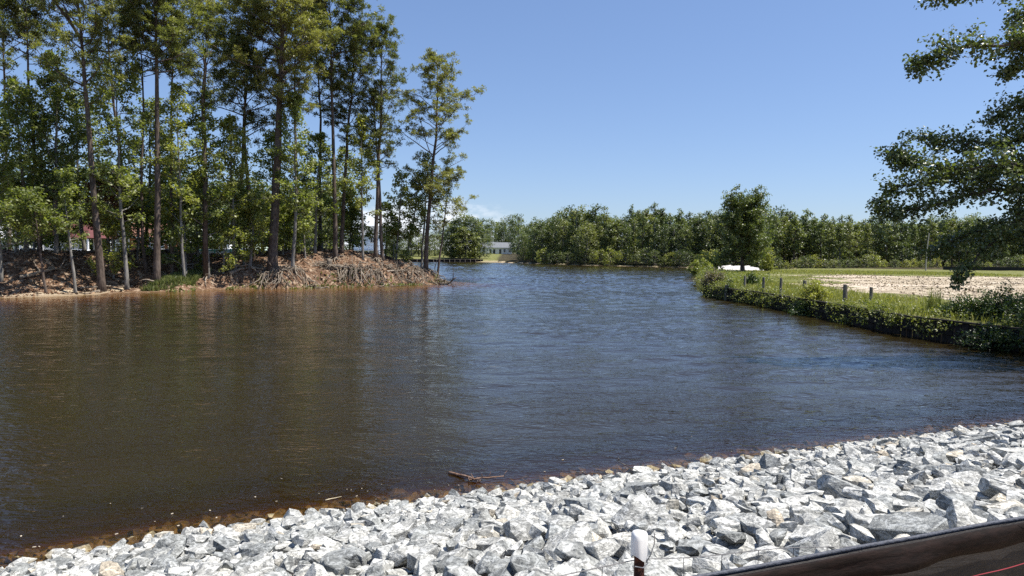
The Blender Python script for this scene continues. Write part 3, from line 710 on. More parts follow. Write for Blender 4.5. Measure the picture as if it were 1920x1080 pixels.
while px < 1945:
    Yf = shoreY(px) + random.uniform(4, 9)
    right = px > 1450
    pr = random.choice([0, 1, 2, 1, 0, 5]) if right else random.choice([3, 4, 5, 6, 0, 1, 2])
    ty = float(np.interp(px, sky_x, sky_y)) + (random.uniform(3, 14) if right else random.uniform(6, 36))
    place(FP[pr], px, Yf, ty, far_label(('slim pine' if pr < 3 else 'rounded broadleaf' if pr != 5 else 'pointed broadleaf'), px, 'front row'), 'trees of the far wood', wide=random.uniform(.75, 1.25))
    px += random.uniform(14, 21) if right else random.uniform(11, 17)
px = 990.0
while px < 1935:
    Ys = shoreY(px) + random.uniform(-.2, 2.2)
    top = hor(px) + random.uniform(-10, 8) if px < 1450 else random.uniform(478, 494)
    x = X(px, Ys)
    place(random.choice([BP[1], BP[1], BP[0]]), px, Ys, min(top, 492), far_label('low shrub', px, 'water edge' if px < 1330 else 'field edge'), 'shrubs along the foot of the far wood', wide=random.uniform(.9, 1.4), cat='shrub')
    px += random.uniform(12, 22)
# lighter willowy trees at the left end of the far shore and round shrub trees by the lawn
for (px, Y, ty, pr, lab, wd_) in ((873, 236, 405, 6, 'big rounded dense tree on the lawn left of the white house', 1.35), (850, 240, 418, 4, 'smaller rounded tree joined to the left of the big lawn tree', 1.2), (980, 214, 440, 4, 'light green tree right beside the white house', 1.2), (1003, 208, 428, 3, 'light green waterside tree right of the white house', 1.1), (800, 250, 440, 6, 'low tree behind the lawn seen between the last pines', 1.2), (765, 250, 436, 3, 'leafy tree behind the lawn left of the outermost pine', 1.2), (730, 190, 430, 6, 'leafy tree right of the pale blue house', 1.1), (640, 175, 415, 6, 'leafy tree left of the pale blue house', 1.2), (828, 300, 432, 3, 'distant tree above the lawn', 1.2), (862, 232, 410, 3, 'dense tree forming the left half of the big lawn clump', 1.4), (884, 232, 412, 4, 'dense tree forming the right half of the big lawn clump', 1.4), (872, 228, 428, 3, 'lower tree at the front of the big lawn clump', 1.7), (898, 236, 432, 6, 'low tree at the right end of the big lawn clump', 1.4), (846, 234, 430, 6, 'low tree at the left end of the big lawn clump', 1.4), (785, 255, 438, 6, 'wide low tree behind the lawn right of the outermost pine gap', 1.6), (745, 230, 432, 4, 'wide low tree at the left end of the lawn', 1.5), (815, 262, 440, 3, 'wide low tree behind the middle of the lawn', 1.6), (715, 200, 428, 3, 'tree filling the gap beside the pale blue house', 1.4)):
    place(FP[pr], px, Y, ty, lab, 'garden trees across the channel', wide=wd_)
# canal bank trees behind the point
i = 0
for px, Y, ty in ((20, 118, 330), (60, 150, 300), (110, 155, 330), (150, 150, 320), (190, 145, 300), (225, 150, 330), (330, 140, 300), (370, 150, 330), (410, 150, 340), (450, 152, 330), (490, 155, 345), (530, 160, 350), (570, 160, 350), (610, 150, 370), (350, 128, 380), (430, 135, 390), (505, 140, 395), (580, 142, 400), (300, 160, 330), (250, 165, 340)):
    kk = ['shaded', 'broad', 'tall', 'dense'][i % 4]; i += 1
    nearest = 'the red roofed boathouse' if px < 200 else 'the brick house' if px < 340 else 'the green boat lift' if px < 480 else 'the pale blue house'
    where = 'left of' if (px < 90 or 200 < px < 260 or 340 < px < 400 or px > 480) else 'behind'
    place(FP[[3, 4, 6, 0][i % 4]], px, Y, ty, f'{kk} tree {where} {nearest}, {["lowest","lower","middle","higher","highest"][i % 5]} crowned', 'trees across the channel', wide=1.15)
for p_ in FP + BP:
    for c in list(KIDS[p_.name]): bpy.data.objects.remove(c)
    bpy.data.objects.remove(p_)
g = Geo(); C = []
for k in range(5200):
    px = rng.uniform(900, 1965); Y = shoreY(px) + rng.uniform(18, 46); ty = float(np.interp(px, sky_x, sky_y)) + 10
    zt = Z(px, ty, Y); z0 = 1.0; C.append((X(px, Y), Y, z0 + (zt - z0) * rng.random() ** .8))
leaves(g, C, 9, 1.1, .8, .75, .5, .8)
o = g.build('distant_wood', far_leaf); tag(o, 'dense dark wood filling in behind the first rows of far trees', 'wood', kind='stuff')
g = Geo(); C = []
for k in range(3600):
    px = rng.uniform(-60, 640); Y = rng.uniform(160, 185); C.append((X(px, Y), Y, rng.uniform(1.5, Z(px, 400 - 60 * vnoise(px, 0, 90, 4), Y))))
leaves(g, C, 9, 1.2, .8, .75, .5, .8)
o = g.build('channel_wood', far_leaf); tag(o, 'dense wood behind the houses across the channel', 'wood', kind='stuff')
# lone cypress
Yc = 112; lc = at(1392, Yc)
ct = tree('cypress_tree', lc, Z(1396, 392, Yc) - lc[2], .38, .08, 4.6, 301, 'gum', (0, 0), nb=90, lab='lone cypress standing on the grassy spit in front of the far wood', bmat=pine_bark, lmat=cypress_leaf, lsize=1.2, per=16, dens=1.3, prof=lambda u: (.95 - .35 * u) if u < .5 else (.95 - .55 * (u - .5)), gaps=.1)
# ------------------------------------------------------------------ tree hanging in from the right
Yt = 24.0
tl = (24.5, 26.5, gz(24.5, 26.5))
rt_ = empty('sycamore_tree', tl, 0, 'dark leafed tree reaching in from the right over the water', 'tree')
T = Geo(); C = []
def LP(a, b, Y): return np.array([X(a, Y), Y, Z(a, b, Y)]) - np.array(tl)
T.tube(np.array([(0, 0, -.4), (0, 0, .6), (-.2, 0, 3), (-.1, 0, 6), (-.6, .1, 9), (-.7, 0, 13)]), [.55, .42, .36, .3, .24, .1], 10)
limbs = [([(2160, 20), (1985, 60), (1870, 92), (1780, 96), (1728, 112), (1695, 140)], 23.5, .09, 1.0), ([(2170, -60), (1985, -20), (1880, -12), (1790, 2), (1722, 8)], 24.5, .07, .8), ([(2160, 60), (2000, 60), (1900, 128), (1868, 142)], 24, .06, .9),
         ([(2160, 20), (2000, 0), (1930, 30), (1880, 50)], 24.8, .05, 1.2),
         ([(2150, 330), (1985, 345), (1900, 352), (1820, 362), (1740, 385), (1685, 398), (1645, 402)], 23.5, .10, 1.15), ([(2150, 260), (1985, 262), (1880, 268), (1790, 272), (1712, 262)], 24.3, .08, 1.1), ([(2150, 190), (2000, 200), (1920, 205), (1880, 205), (1838, 232)], 24.6, .07, 1.1),
         ([(2150, 300), (1980, 300), (1880, 310), (1780, 318), (1700, 305), (1662, 292)], 23.0, .07, 1.25), ([(1900, 352), (1820, 340), (1740, 345), (1672, 352), (1640, 385)], 24.2, .05, 1.0),
         ([(2140, 360), (1985, 375), (1925, 400), (1880, 432), (1842, 470), (1808, 505), (1796, 532)], 23.2, .07, .75), ([(1985, 375), (1920, 392), (1860, 425), (1790, 446), (1745, 470)], 24.4, .05, 1.0), ([(2140, 360), (2000, 400), (1930, 430), (1880, 455), (1838, 452)], 25, .05, 1.0), ([(2140, 330), (2000, 310), (1940, 330), (1900, 385)], 24.6, .05, 1.2), ([(2100, 250), (1990, 230), (1940, 240), (1900, 260)], 23.6, .05, 1.2),
         ([(2150, -20), (2000, 30), (1930, 70), (1880, 100)], 23.8, .05, 1.3), ([(2150, 220), (1990, 300), (1900, 310), (1830, 335)], 25.2, .05, 1.3), ([(2140, 420), (2010, 440), (1950, 455)], 23.0, .05, 1.2)]
rg = np.random.default_rng(77)
for pl, Y0, rr, dn in limbs:
    pts = np.array([LP(a, b, Y0 + (q - 2) * .12) for q, (a, b) in enumerate(pl)])
    # smooth
    tt = np.linspace(0, len(pts) - 1, len(pts) * 4); sm = np.stack([np.interp(tt, np.arange(len(pts)), pts[:, c_]) for c_ in range(3)], 1); sm += rg.normal(0, .035, sm.shape)
    T.tube(sm, np.linspace(rr, .014, len(sm)), 6, cap=False)
    if pl[0][0] > 2100: T.tube(np.array([np.array((-.3, 0, max(3, sm[0][2] - 1.2))), sm[0]]), [rr * 1.5, rr], 6, cap=False)
    L = np.linalg.norm(np.diff(sm, axis=0), axis=1).sum(); ns = int(L * 9 * dn)
    for k in range(ns):
        s = .12 + .88 * (k + rg.random()) / ns; q = pathat(sm, min(s, .999)); dirb = unit(sm[-1] - sm[0])
        l2 = rg.uniform(.25, 1.0) * (1.15 - .6 * s) * dn; d2 = unit(dirb * .6 + rg.normal(0, .7, 3) * np.array([1, 1, 1.05]) + np.array([0, 0, .02])); e = q + d2 * l2
        T.tube(np.array([q, (q + e) / 2 + rg.normal(0, .03, 3), e]), [.014, .01, .005], 3, cap=False)
        for z_ in range(2 + (l2 > .5)): C.append(q + d2 * l2 * (.35 + .32 * z_) + rg.normal(0, .05, 3))
G = Geo(); leaves(G, C, 14, .29, .122, .8, 1.0, .9, rg=rg)
# the rest of its crown stands outside the picture, over the trunk
C2 = rg.normal(0, 1, (260, 3)) * np.array([2.0, 2.6, 2.3]) + np.array([1.2, 0, 9.5]); C2 = C2[(C2[:, 0] + tl[0]) > (C2[:, 1] + tl[1]) * .87]
leaves(G, C2, 26, .7, .24, .8, .7, .7, rg=rg)
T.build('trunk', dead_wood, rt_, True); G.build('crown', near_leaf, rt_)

# ------------------------------------------------------------------ the point: litter, roots, logs, weeds
def scatter_on(n, cond, xr, yr):
    x = rng.uniform(*xr, n); y = rng.uniform(*yr, n); z, a, b, e, d = land(x, y); m = cond(x, y, z, a, b, e, d); return x[m], y[m], z[m]
x, y, z = scatter_on(42000, lambda x, y, z, a, b, e, d: (b > .7) & (np.abs(x) < y * .82), (-66, -7), (48, 90))
n = len(x); c_ = np.stack([x, y, z + .03], 1); nr = unit(rng.normal(size=(n, 3)) * .55 + np.array([0, -.3, 1])); a_ = unit(np.cross(nr, rng.normal(size=(n, 3)))); b_ = np.cross(nr, a_)
s = rng.uniform(.08, .34, (n, 1)); w_ = rng.uniform(.15, .7, (n, 1)); v = np.stack([c_ - a_ * s * .5, c_ + b_ * s * w_ * .5 + nr * s * .2, c_ + a_ * s * .5 + nr * .04, c_ - b_ * s * w_ * .5], 1).reshape(-1, 3)
g = Geo(); g.add(v, np.arange(n * 4).reshape(-1, 4), 0, rng.random(n)); 
lm = Mt('leaf litter'); lc_ = lm.ramp(lm.attr('tint'), [(0, (.015, .011, .008)), (.4, (.07, .038, .023)), (.7, (.19, .10, .055)), (.88, (.34, .22, .13)), (1, (.50, .40, .28))])
o = g.build('leaf_litter', lm.fin(lc_, .9, None, .1)); tag(o, 'brown pine straw and leaf litter covering the bank of the wooded point', 'litter', kind='stuff')
def grass_geo(x, y, z, h, w, mat=0, lean=.35, g=None):
    g = g or Geo(); n = len(x); h = h * rng.uniform(.5, 1.3, n)
    a = rng.uniform(0, 2 * np.pi, n); d = np.stack([np.cos(a), np.sin(a), np.zeros(n)], 1); s = np.stack([-np.sin(a + .6), np.cos(a + .6), np.zeros(n)], 1)
    c = np.stack([x, y, z - .03], 1); up_ = np.array([0, 0, 1.])
    tip = c + up_ * h[:, None] + d * h[:, None] * lean * rng.uniform(.2, 1.5, (n, 1)); mid = c + up_ * h[:, None] * .55 + d * h[:, None] * lean * .3
    v = np.stack([c - s * w, c + s * w, mid + s * w * .8, tip, mid - s * w * .8], 1).reshape(-1, 3)
    f = np.arange(n)[:, None] * 5 + np.array([0, 1, 2, 3, 4]); g.add(v, f, mat, rng.random(n)); return g
# weeds on the water edge of the point
x, y, z = scatter_on(26000, lambda x, y, z, a, b, e, d: (b > -.3) & (b < .9) & (x > -33) & (x < -6) & (y < 88), (-36, -6), (58, 90))
keep = vnoise(x, y, 1.5, 21) > .42; g = grass_geo(x[keep], y[keep], np.maximum(z[keep], 0), .22, .09, lean=.8)
x, y, z = scatter_on(9000, lambda x, y, z, a, b, e, d: (b > .6) & (b < 3.4), (X(270, 58), X(355, 60)), (55, 66)); g = grass_geo(x, y, z, .42, .03, g=g)
o = g.build('shore_weeds', leaf_mat('shore weeds', (.10, .13, .03), (.36, .38, .13), .35)); tag(o, 'low green weeds along the water edge of the wooded point', 'weeds', kind='stuff')
# logs and root masses
def log(name, pl, rr, lab, mat=root_bark, cat='log', br=3, seed=1):
    rg = np.random.default_rng(seed); p0 = np.array(pl[0]); r = empty(name, tuple(p0), 0, lab, cat); g = Geo(); p = np.array(pl, float) - p0
    tt = np.linspace(0, len(p) - 1, len(p) * 3); sm = np.stack([np.interp(tt, np.arange(len(p)), p[:, c_]) for c_ in range(3)], 1) + rg.normal(0, rr * .15, (len(tt), 3))
    g.tube(sm, np.linspace(rr, rr * .35, len(sm)), 7); r_o = g.build('stem', mat, r, True)
    for k in range(br):
        g2 = Geo(); q = sm[rg.integers(len(sm) // 3, len(sm))]; d = unit(rg.normal(size=3) + np.array([0, 0, .8])); L = rg.uniform(.3, 1) * rr * 9
        g2.tube(np.array([q, q + d * L * .5 + rg.normal(0, .05 * L, 3), q + d * L]), [rr * .35, rr * .25, rr * .08], 5); g2.build('branch', mat, r, True)
    return r
def G3(px, py, dz=0):   # ground point seen at a pixel, by marching the ray
    d = fw + rt * ((px - 960) / F) + up * ((540 - py) / F); t = np.arange(3, 260, .25)
    xs, ys, zs = d.x * t, d.y * t, H + d.z * t; gzv = np.maximum(land(xs, ys)[0], 0)
    k = np.argmax(zs < gzv); return (xs[k], ys[k], gzv[k] + dz)
q = P(832, 533); e = P(850, 520)
log('fallen_log', [(q.x - .6, q.y, .1), (q.x + .2, q.y - .1, -.02), (q.x + .75, q.y, .25), (q.x + 1.35, q.y + .1, .75)], .17, 'short dark log jutting out of the water at the tip of the point', dead_wood, br=2, seed=3)
for i, (a, b, lab) in enumerate((((815, 505), (828, 530), 'upright forked snag at the tip of the point'), ((600, 500), (672, 512), 'pale fallen trunk lying under the bare stemmed pine'), ((330, 503), (372, 510), 'pale log lying on sunlit ground near the stout pine'), ((40, 524), (110, 508), 'dark half buried log on the left bank'), ((150, 545), (235, 541), 'thin bleached branch lying along the left beach'), ((690, 520), (760, 508), 'grey fallen trunk among roots below the second pine'), ((430, 520), (470, 512), 'short grey log above the eroded scarp'))):
    p0, p1 = G3(*a, .12), G3(*b, .12)
    if i == 0: p1 = (p0[0] + .5, p0[1], p0[2] + 1.9); 
    log('fallen_branch' if i in (0, 4) else 'fallen_log', [p0, tuple((np.array(p0) + np.array(p1)) / 2 + np.array([0, 0, .12])), p1], .10 if i in (0, 4) else .17, lab, br=4, seed=10 + i)
def root_mass(px, py, n, R_, lab, seed, stump=False):
    rg = np.random.default_rng(seed); p = np.array(G3(px, py)); r = empty('tree_stump' if stump else 'root_tangle', tuple(p), 0, lab, 'stump' if stump else 'roots')
    if stump: S = Geo(); S.tube(np.array([(0, 0, -.3), (0, 0, .3), (.05, -.05, .75), (.1, 0, 1.0)]), [.45, .32, .26, .28], 9); S.build('stem', root_bark, r, True)
    g = Geo()
    for k in range(int(n * 1.5)):
        q = np.array([rg.normal(0, R_ * .42), rg.uniform(-.3, .9), 0]); q[2] = gz(p[0] + q[0], p[1] + q[1]) - p[2] + rg.uniform(0, .25)
        if stump and k % 2: q = np.array([0, 0, rg.uniform(.2, .8)])
        pl = [q]; d = unit(np.array([rg.normal(0, 1), rg.uniform(-1.2, .1), rg.uniform(-.3, .3)])); L = rg.uniform(.4, 1) ** 1.5 * R_ * 1.2
        for _ in range(8):
            d = unit(d + rg.normal(0, .42, 3) + np.array([0, -.04, -.1])); q = q + d * L / 8; zt = gz(p[0] + q[0], p[1] + q[1]) - p[2]; q[2] = min(max(q[2], zt + .01), zt + .55); pl.append(q.copy())
        g.tube(np.array(pl), np.linspace(rg.uniform(.02, .085), .010, 9), 5)
    g.build('roots', root_bark, r, True)
root_mass(617, 506, 40, 2.6, 'sunlit stump with a wide tangle of exposed roots on the bank', 5, True)
root_mass(650, 520, 18, 1.8, 'small pale root tangle beside the sunlit stump', 6)
root_mass(745, 514, 34, 2.4, 'grey root tangle halfway between the last two pines', 7)
root_mass(790, 512, 40, 2.6, 'dense root tangle under the outermost pine', 8)
root_mass(815, 515, 26, 2.0, 'root tangle hanging over the water at the very tip', 9)
root_mass(440, 515, 26, 1.8, 'root tangle over the orange eroded scarp', 10)
root_mass(700, 512, 34, 2.2, 'root tangle under the rounded open pine', 13)
root_mass(770, 516, 30, 2.2, 'pale roots at the water edge left of the outermost pine', 14)
root_mass(510, 520, 34, 2.4, 'heavy roots spreading below the thickest pine', 15)
root_mass(670, 514, 24, 2.0, 'eroded roots between the sunlit stump and the second pine', 16)
root_mass(560, 516, 26, 2.2, 'shaded root tangle left of the sunlit stump', 12)

# ------------------------------------------------------------------ right bank: bulkhead, posts, weeds
bw = empty('bulkhead', (WALL[0][0], WALL[0][1], 0), 0, 'old dark timber bulkhead holding the right bank above the water', 'retaining wall')
b0 = np.array([WALL[0][0], WALL[0][1], 0]); WL = [(24.2, 23.6)] + list(WALL)
cap = Geo(); wal = Geo(); seg = []
pm = None
for i in range(len(WL) - 1):
    a = np.array(WL[i]); b = np.array(WL[i + 1]); L = np.linalg.norm(b - a); d = (b - a) / L; nrm = np.array([-d[1], d[0]]) * 1.0
    if nrm[0] > 0: nrm = -nrm
    az = math.atan2(d[1], d[0]); cpt = (a + b) / 2 + nrm * .30
    cap.box((*(cpt - b0[:2]), .93 + i * .003), (L + .05, .22, .07), az); wal.box((*(cpt - b0[:2] + nrm * .10), .42), (L, .10, .16), az)
    nb_ = int(L / .30)
    for k in range(nb_):
        q = a + d * (k + .5) * L / nb_ + nrm * (.30 + random.uniform(-.015, .015))
        if a[1] < 52 and q[1] > 22: seg.append((q, az, .285 * L / nb_ / .30))
        else: wal.box((*(q - b0[:2]), .2), (.285, .05, 1.35), az)
cap.build('cap_board', tar_wood, bw); wal.build('waler', tar_wood, bw)
pg = Geo(); pg.box((0, 0, 0), (.285, .05, 1.35)); pl0 = pg.build('plank', tar_wood, bw)
for i, (q, az, w_) in enumerate(seg[:290]):
    o = pl0 if i == 0 else pl0.copy()
    if i: COL.objects.link(o); o.parent = bw
    o.location = (*(q - b0[:2]), .2 + random.uniform(-.03, .02)); o.rotation_euler = (0, 0, az)
posts = [(1364, 562, 541, 'grey timber post standing in the water at the far end of the bulkhead', 6), (1398, 552, 524, 'weathered post second from the far end in yellow weeds', 4), (1433, 570, 527, 'weathered post third from the far end of the bulkhead', 5), (1465, 577, 529, 'weathered post left of the short stub', 5), (1509, 560, 533, 'short weathered stub half lost in bushes', 7), (1585, 596, 543, 'tall weathered post before the sandy field', 8), (1633, 600, 548, 'weathered post nearest the photographer on the right bank', 6)]
for a, b, t, lab, wpx in posts:
    q = P(a, b if a != 1398 and a != 1509 else b + 10); Yp = q.y; x = X(a, Yp); zt = Z(a, t, Yp) + .32; r = empty('wooden_post', (x - .25, Yp - .55, 0), random.uniform(0, 1), lab, 'post', 'old wooden posts along the bulkhead'); g = Geo(); rr = wpx * Yp / F / 2
    g.tube(np.array([(0, 0, -.8), (0.01, 0, zt * .5), (.03, 0.01, zt - .02), (.035, .01, zt)]), [rr * 1.05, rr, rr * .95, rr * .75], 9); g.build('post', old_wood, r); g = Geo(); g.tube(np.array([(-rr * .3, -rr * 1.02, zt * .62), (-rr * .1, -rr * 1.3, zt * .62)]), [.02, .02], 6); g.build('bolt', plain('iron', (.06, .05, .045), .5), r)
# grass and weeds
def E_sc(n, lo_, hi_, yr, xr=(12, 60), nz=None):
    return scatter_on(n, lambda x, y, z, a, b, e, d: (e > lo_) & (e < hi_) & (x < y * .80 + 2) & ((e < 8.5) | (x < .44 * y)), xr, yr)
x, y, z = E_sc(60000, -.05, 6.5, (24, 90), (14, 40)); kk = vnoise(x, y, 2.2, 31) + rng.random(len(x)) * .3 > np.interp(y, [24, 60, 90], [.45, .4, .3]); g = grass_geo(x[kk], y[kk], z[kk], .38, .022)
x, y, z = E_sc(30000, 5, 30, (30, 90), (20, 60)); kk = vnoise(x, y, 3, 33) > .62; g = grass_geo(x[kk], y[kk], z[kk], .2, .03, g=g)
x, y, z = scatter_on(26000, lambda x, y, z, a, b, e, d: (e > .3) & (y < 128) & ((x < .37 * y) | (y > 104)), (22, 80), (82, 130)); g = grass_geo(x, y, z, .26, .06, g=g)
o = g.build('field_grass', grass_m); tag(o, 'yellow green grass growing on the right bank above the bulkhead', 'grass', kind='stuff')
x, y, z = scatter_on(19000, lambda x, y, z, a, b, e, d: (e > 6.5) & (x > 26 + (y - 62) * .42) & (y < 100) & (x < y * .8 + 2) & (vnoise(x, y, 2.5, 51) > .35), (22, 80), (26, 100))
n = len(x); c_ = np.stack([x, y, z + .02], 1); nr = unit(rng.normal(size=(n, 3)) * .7 + np.array([0, -.4, 1])); a_ = unit(np.cross(nr, rng.normal(size=(n, 3)))); b_ = np.cross(nr, a_)
s = rng.uniform(.06, .30, (n, 1)); w_ = rng.uniform(.2, .6, (n, 1)); v = np.stack([c_ - a_ * s * .5, c_ + b_ * s * w_ * .5 + nr * s * .25, c_ + a_ * s * .5 + nr * .05, c_ - b_ * s * w_ * .5], 1).reshape(-1, 3)
g = Geo(); g.add(v, np.arange(n * 4).reshape(-1, 4), 0, rng.random(n)); cm_ = Mt('soil clods')
o = g.build('soil_clods', cm_.fin(cm_.ramp(cm_.attr('tint'), [(0, (.14, .105, .07)), (.5, (.30, .235, .16)), (1, (.54, .45, .33))]), .95, None, .1)); tag(o, 'clods and dry stubble strewn over the sandy field', 'soil', kind='stuff')
C = []; rg = np.random.default_rng(5)
wp = np.array(WL); 
for i in range(len(wp) - 1):
    a, b = wp[i], wp[i + 1]; L = np.linalg.norm(b - a); d = (b - a) / L; nr = np.array([-d[1], d[0]]); nr = -nr if nr[0] > 0 else nr
    for k in range(int(L * 11)):
        s = rg.random() * L; o_ = rg.uniform(-1.6, .5) if rg.random() < .5 else rg.uniform(.38, .72); q = a + d * s + nr * o_
        den = vnoise(np.array([q[0]]), np.array([q[1]]), 2.4, 41)[0]
        if den + rg.random() * .3 < (.30 if q[1] > 36 else .44): continue
        C.append((q[0], q[1], (1.0 + rg.random() * .3 * den * 1.6 if o_ < .25 else rg.uniform(.0 if q[1] > 36 else .35, 1.1))))
C = np.array(C); g = Geo(); leaves(g, C, 26, .36, .125, .5, .8, .9, rg=rg)
tp = px2([(1325, 553), (1306, 536), (1304, 520)])
C = np.array([(tp[0][0] + rg.uniform(0, 7), tp[0][1] + rg.uniform(-3, 44), 0) for _ in range(900)]); zz, _, _, ee, _ = land(C[:, 0], C[:, 1]); m_ = (ee > 0) & (ee < 6); C = C[m_]; C[:, 2] = zz[m_] + rg.uniform(.1, .9, m_.sum()); leaves(g, C, 26, .55, .16, .5, .5, .8, rg=rg)
o = g.build('bank_weeds', weed_leaf); tag(o, 'leafy yellow green weeds spilling over the top of the bulkhead', 'weeds', kind='stuff')
def bush(px, py, Rb, Hb, seed, lab, mat=bush_leaf, n=60, ls=.12, Y=None, nm='bush'):
    rg = np.random.default_rng(seed); 
    if Y is None: p = G3(px, py)
    else: x = X(px, Y); p = (x, Y, max(0, gz(x, Y)))
    r = empty(nm, p, 0, lab, 'shrub'); S = Geo(); C = []
    for k in range(n):
        a = rg.uniform(0, 6.28); el = rg.uniform(.1, 1.45); L = rg.uniform(.45, 1.05); e = np.array([math.cos(a) * math.cos(el) * Rb, math.sin(a) * math.cos(el) * Rb, math.sin(el) * Hb]) * L; C.append(e); C.append(e * .7 + rg.normal(0, .08, 3))
        S.tube(np.array([(0, 0, -.2), e * .5 + rg.normal(0, .05, 3), e]), [.022, .015, .006], 4, cap=False)
    g = Geo(); leaves(g, C, 20, .13 + Rb * .11, ls, .55, .5, .8, rg=rg); S.build('stem', dead_wood, r, True); g.build('foliage', mat, r); return r
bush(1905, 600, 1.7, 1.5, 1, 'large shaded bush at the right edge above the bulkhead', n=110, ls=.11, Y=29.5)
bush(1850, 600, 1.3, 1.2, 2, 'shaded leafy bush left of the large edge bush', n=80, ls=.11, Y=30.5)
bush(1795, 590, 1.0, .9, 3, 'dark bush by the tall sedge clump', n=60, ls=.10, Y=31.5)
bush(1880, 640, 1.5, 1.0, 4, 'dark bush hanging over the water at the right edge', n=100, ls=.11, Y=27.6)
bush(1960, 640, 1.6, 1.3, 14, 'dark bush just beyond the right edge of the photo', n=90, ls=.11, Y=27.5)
bush(1530, 560, 1.1, 1.2, 5, 'yellow green bush with reddish shoots between stub and tall post', weed_leaf, 60, .13, Y=42.5)
bush(1505, 575, 1.0, .8, 6, 'dark bush below the short stub', n=60, ls=.12, Y=42.4)
bush(1410, 535, .8, 1.2, 7, 'small dark round bush in the yellow weeds of the spit', n=50, ls=.16, Y=58)
bush(1340, 548, 1.3, 1.4, 8, 'pinkish grey bush at the outer corner of the spit', leaf_mat('faded leaves', (.12, .10, .07), (.25, .22, .15)), 70, .15, Y=61)
bush(1313, 528, 1.6, 2.2, 9, 'bright leaning bush at the tip of the spit', weed_leaf, 80, .22, Y=85)
bush(1325, 505, 2.4, 3.6, 10, 'tall bright shrub behind the tip of the spit', weed_leaf, 90, .28, Y=112)
bush(1436, 505, 1.6, 4.6, 11, 'slim bright sapling right of the lone cypress', weed_leaf, 70, .25, Y=116)
bush(1365, 545, .5, 1.8, 12, 'spindly vine climbing the post in the water', n=26, ls=.14, Y=55)
bush(1655, 570, .7, .7, 13, 'low weed clump right of the nearest post', weed_leaf, 40, .08, Y=35)
p = G3(1752, 590); sg = empty('sedge_clump', p, 0, 'tall upright sedge clump in front of the ploughed sand', 'grass'); g = grass_geo(rng.normal(0, .22, 160), rng.normal(0, .22, 160), np.zeros(160), 1.15, .018, lean=.22); g.build('blades', grass_m, sg)
# white sand bank behind the spit
sp = P(1385, 507, .5); g = Geo(); th = np.linspace(0, 2 * np.pi, 24, endpoint=False); rings = []
spx, spy = X(1378, 124), 124.0
for rr, hh_ in ((1, -.05), (.75, .3), (.45, .6), (.15, .7)):
    rings.append(np.stack([np.cos(th) * rr * 6.5 * (1 + .12 * np.sin(th * 3)), np.sin(th) * rr * 2.4, np.full(24, hh_) + rng.normal(0, .12, 24) * (hh_ > 0)], 1))
v = np.concatenate(rings); f = []
for r_ in range(3):
    for k in range(24): f.append((r_ * 24 + k, r_ * 24 + (k + 1) % 24, (r_ + 1) * 24 + (k + 1) % 24, (r_ + 1) * 24 + k))
g.add(v, f); g.order.append((np.array([[72 + k for k in range(24)]]), 0, None)); o = g.build('sand_pile', plain('white sand', (.50, .48, .44), .9, .2, 2.2, .8), None, True); o.location = (spx, spy, gz(spx, spy) + .05); tag(o, 'long low heap of white sand behind the lone cypress', 'sand pile')
# utility pole
def upole(px, Y, top, lab, r_=.14, bars=False):
    x = X(px, Y); z0 = gz(x, Y); h = Z(px, top, Y) - z0; r = empty('utility_pole', (x, Y, z0), 0, lab, 'pole'); g = Geo(); g.tube(np.array([(0, 0, -.5), (.06, 0, h * .5), (h * .05, 0, h)]), [r_, r_ * .85, r_ * .65], 8); g.build('post', plain('grey pole', (.40, .36, .30), .8), r)
    if bars: g = Geo(); g.box((h * .045, 0, h * .93), (1.6, .1, .1)); g.build('crossarm', old_wood, r)
upole(1735, 140, 437, 'leaning bare wooden pole beyond the field')
upole(919, 318, 432, 'thin pale pole behind the white house', .16)
# black silt fence strip far right
g = Geo()
for a, b in ((1765, 1925),):
    p0 = (X(a, 150), 150); p1 = (X(b, 146), 146); g.box(((p0[0] + p1[0]) / 2, 148, gz(X(1840, 148), 148) + .4), (p1[0] - p0[0], .04, .8), math.atan2(-4, p1[0] - p0[0]))
o = g.build('far_silt_fence', plain('black fabric', (.015, .015, .017), .8)); tag(o, 'long black fabric fence at the foot of the wood on the far right', 'fence')

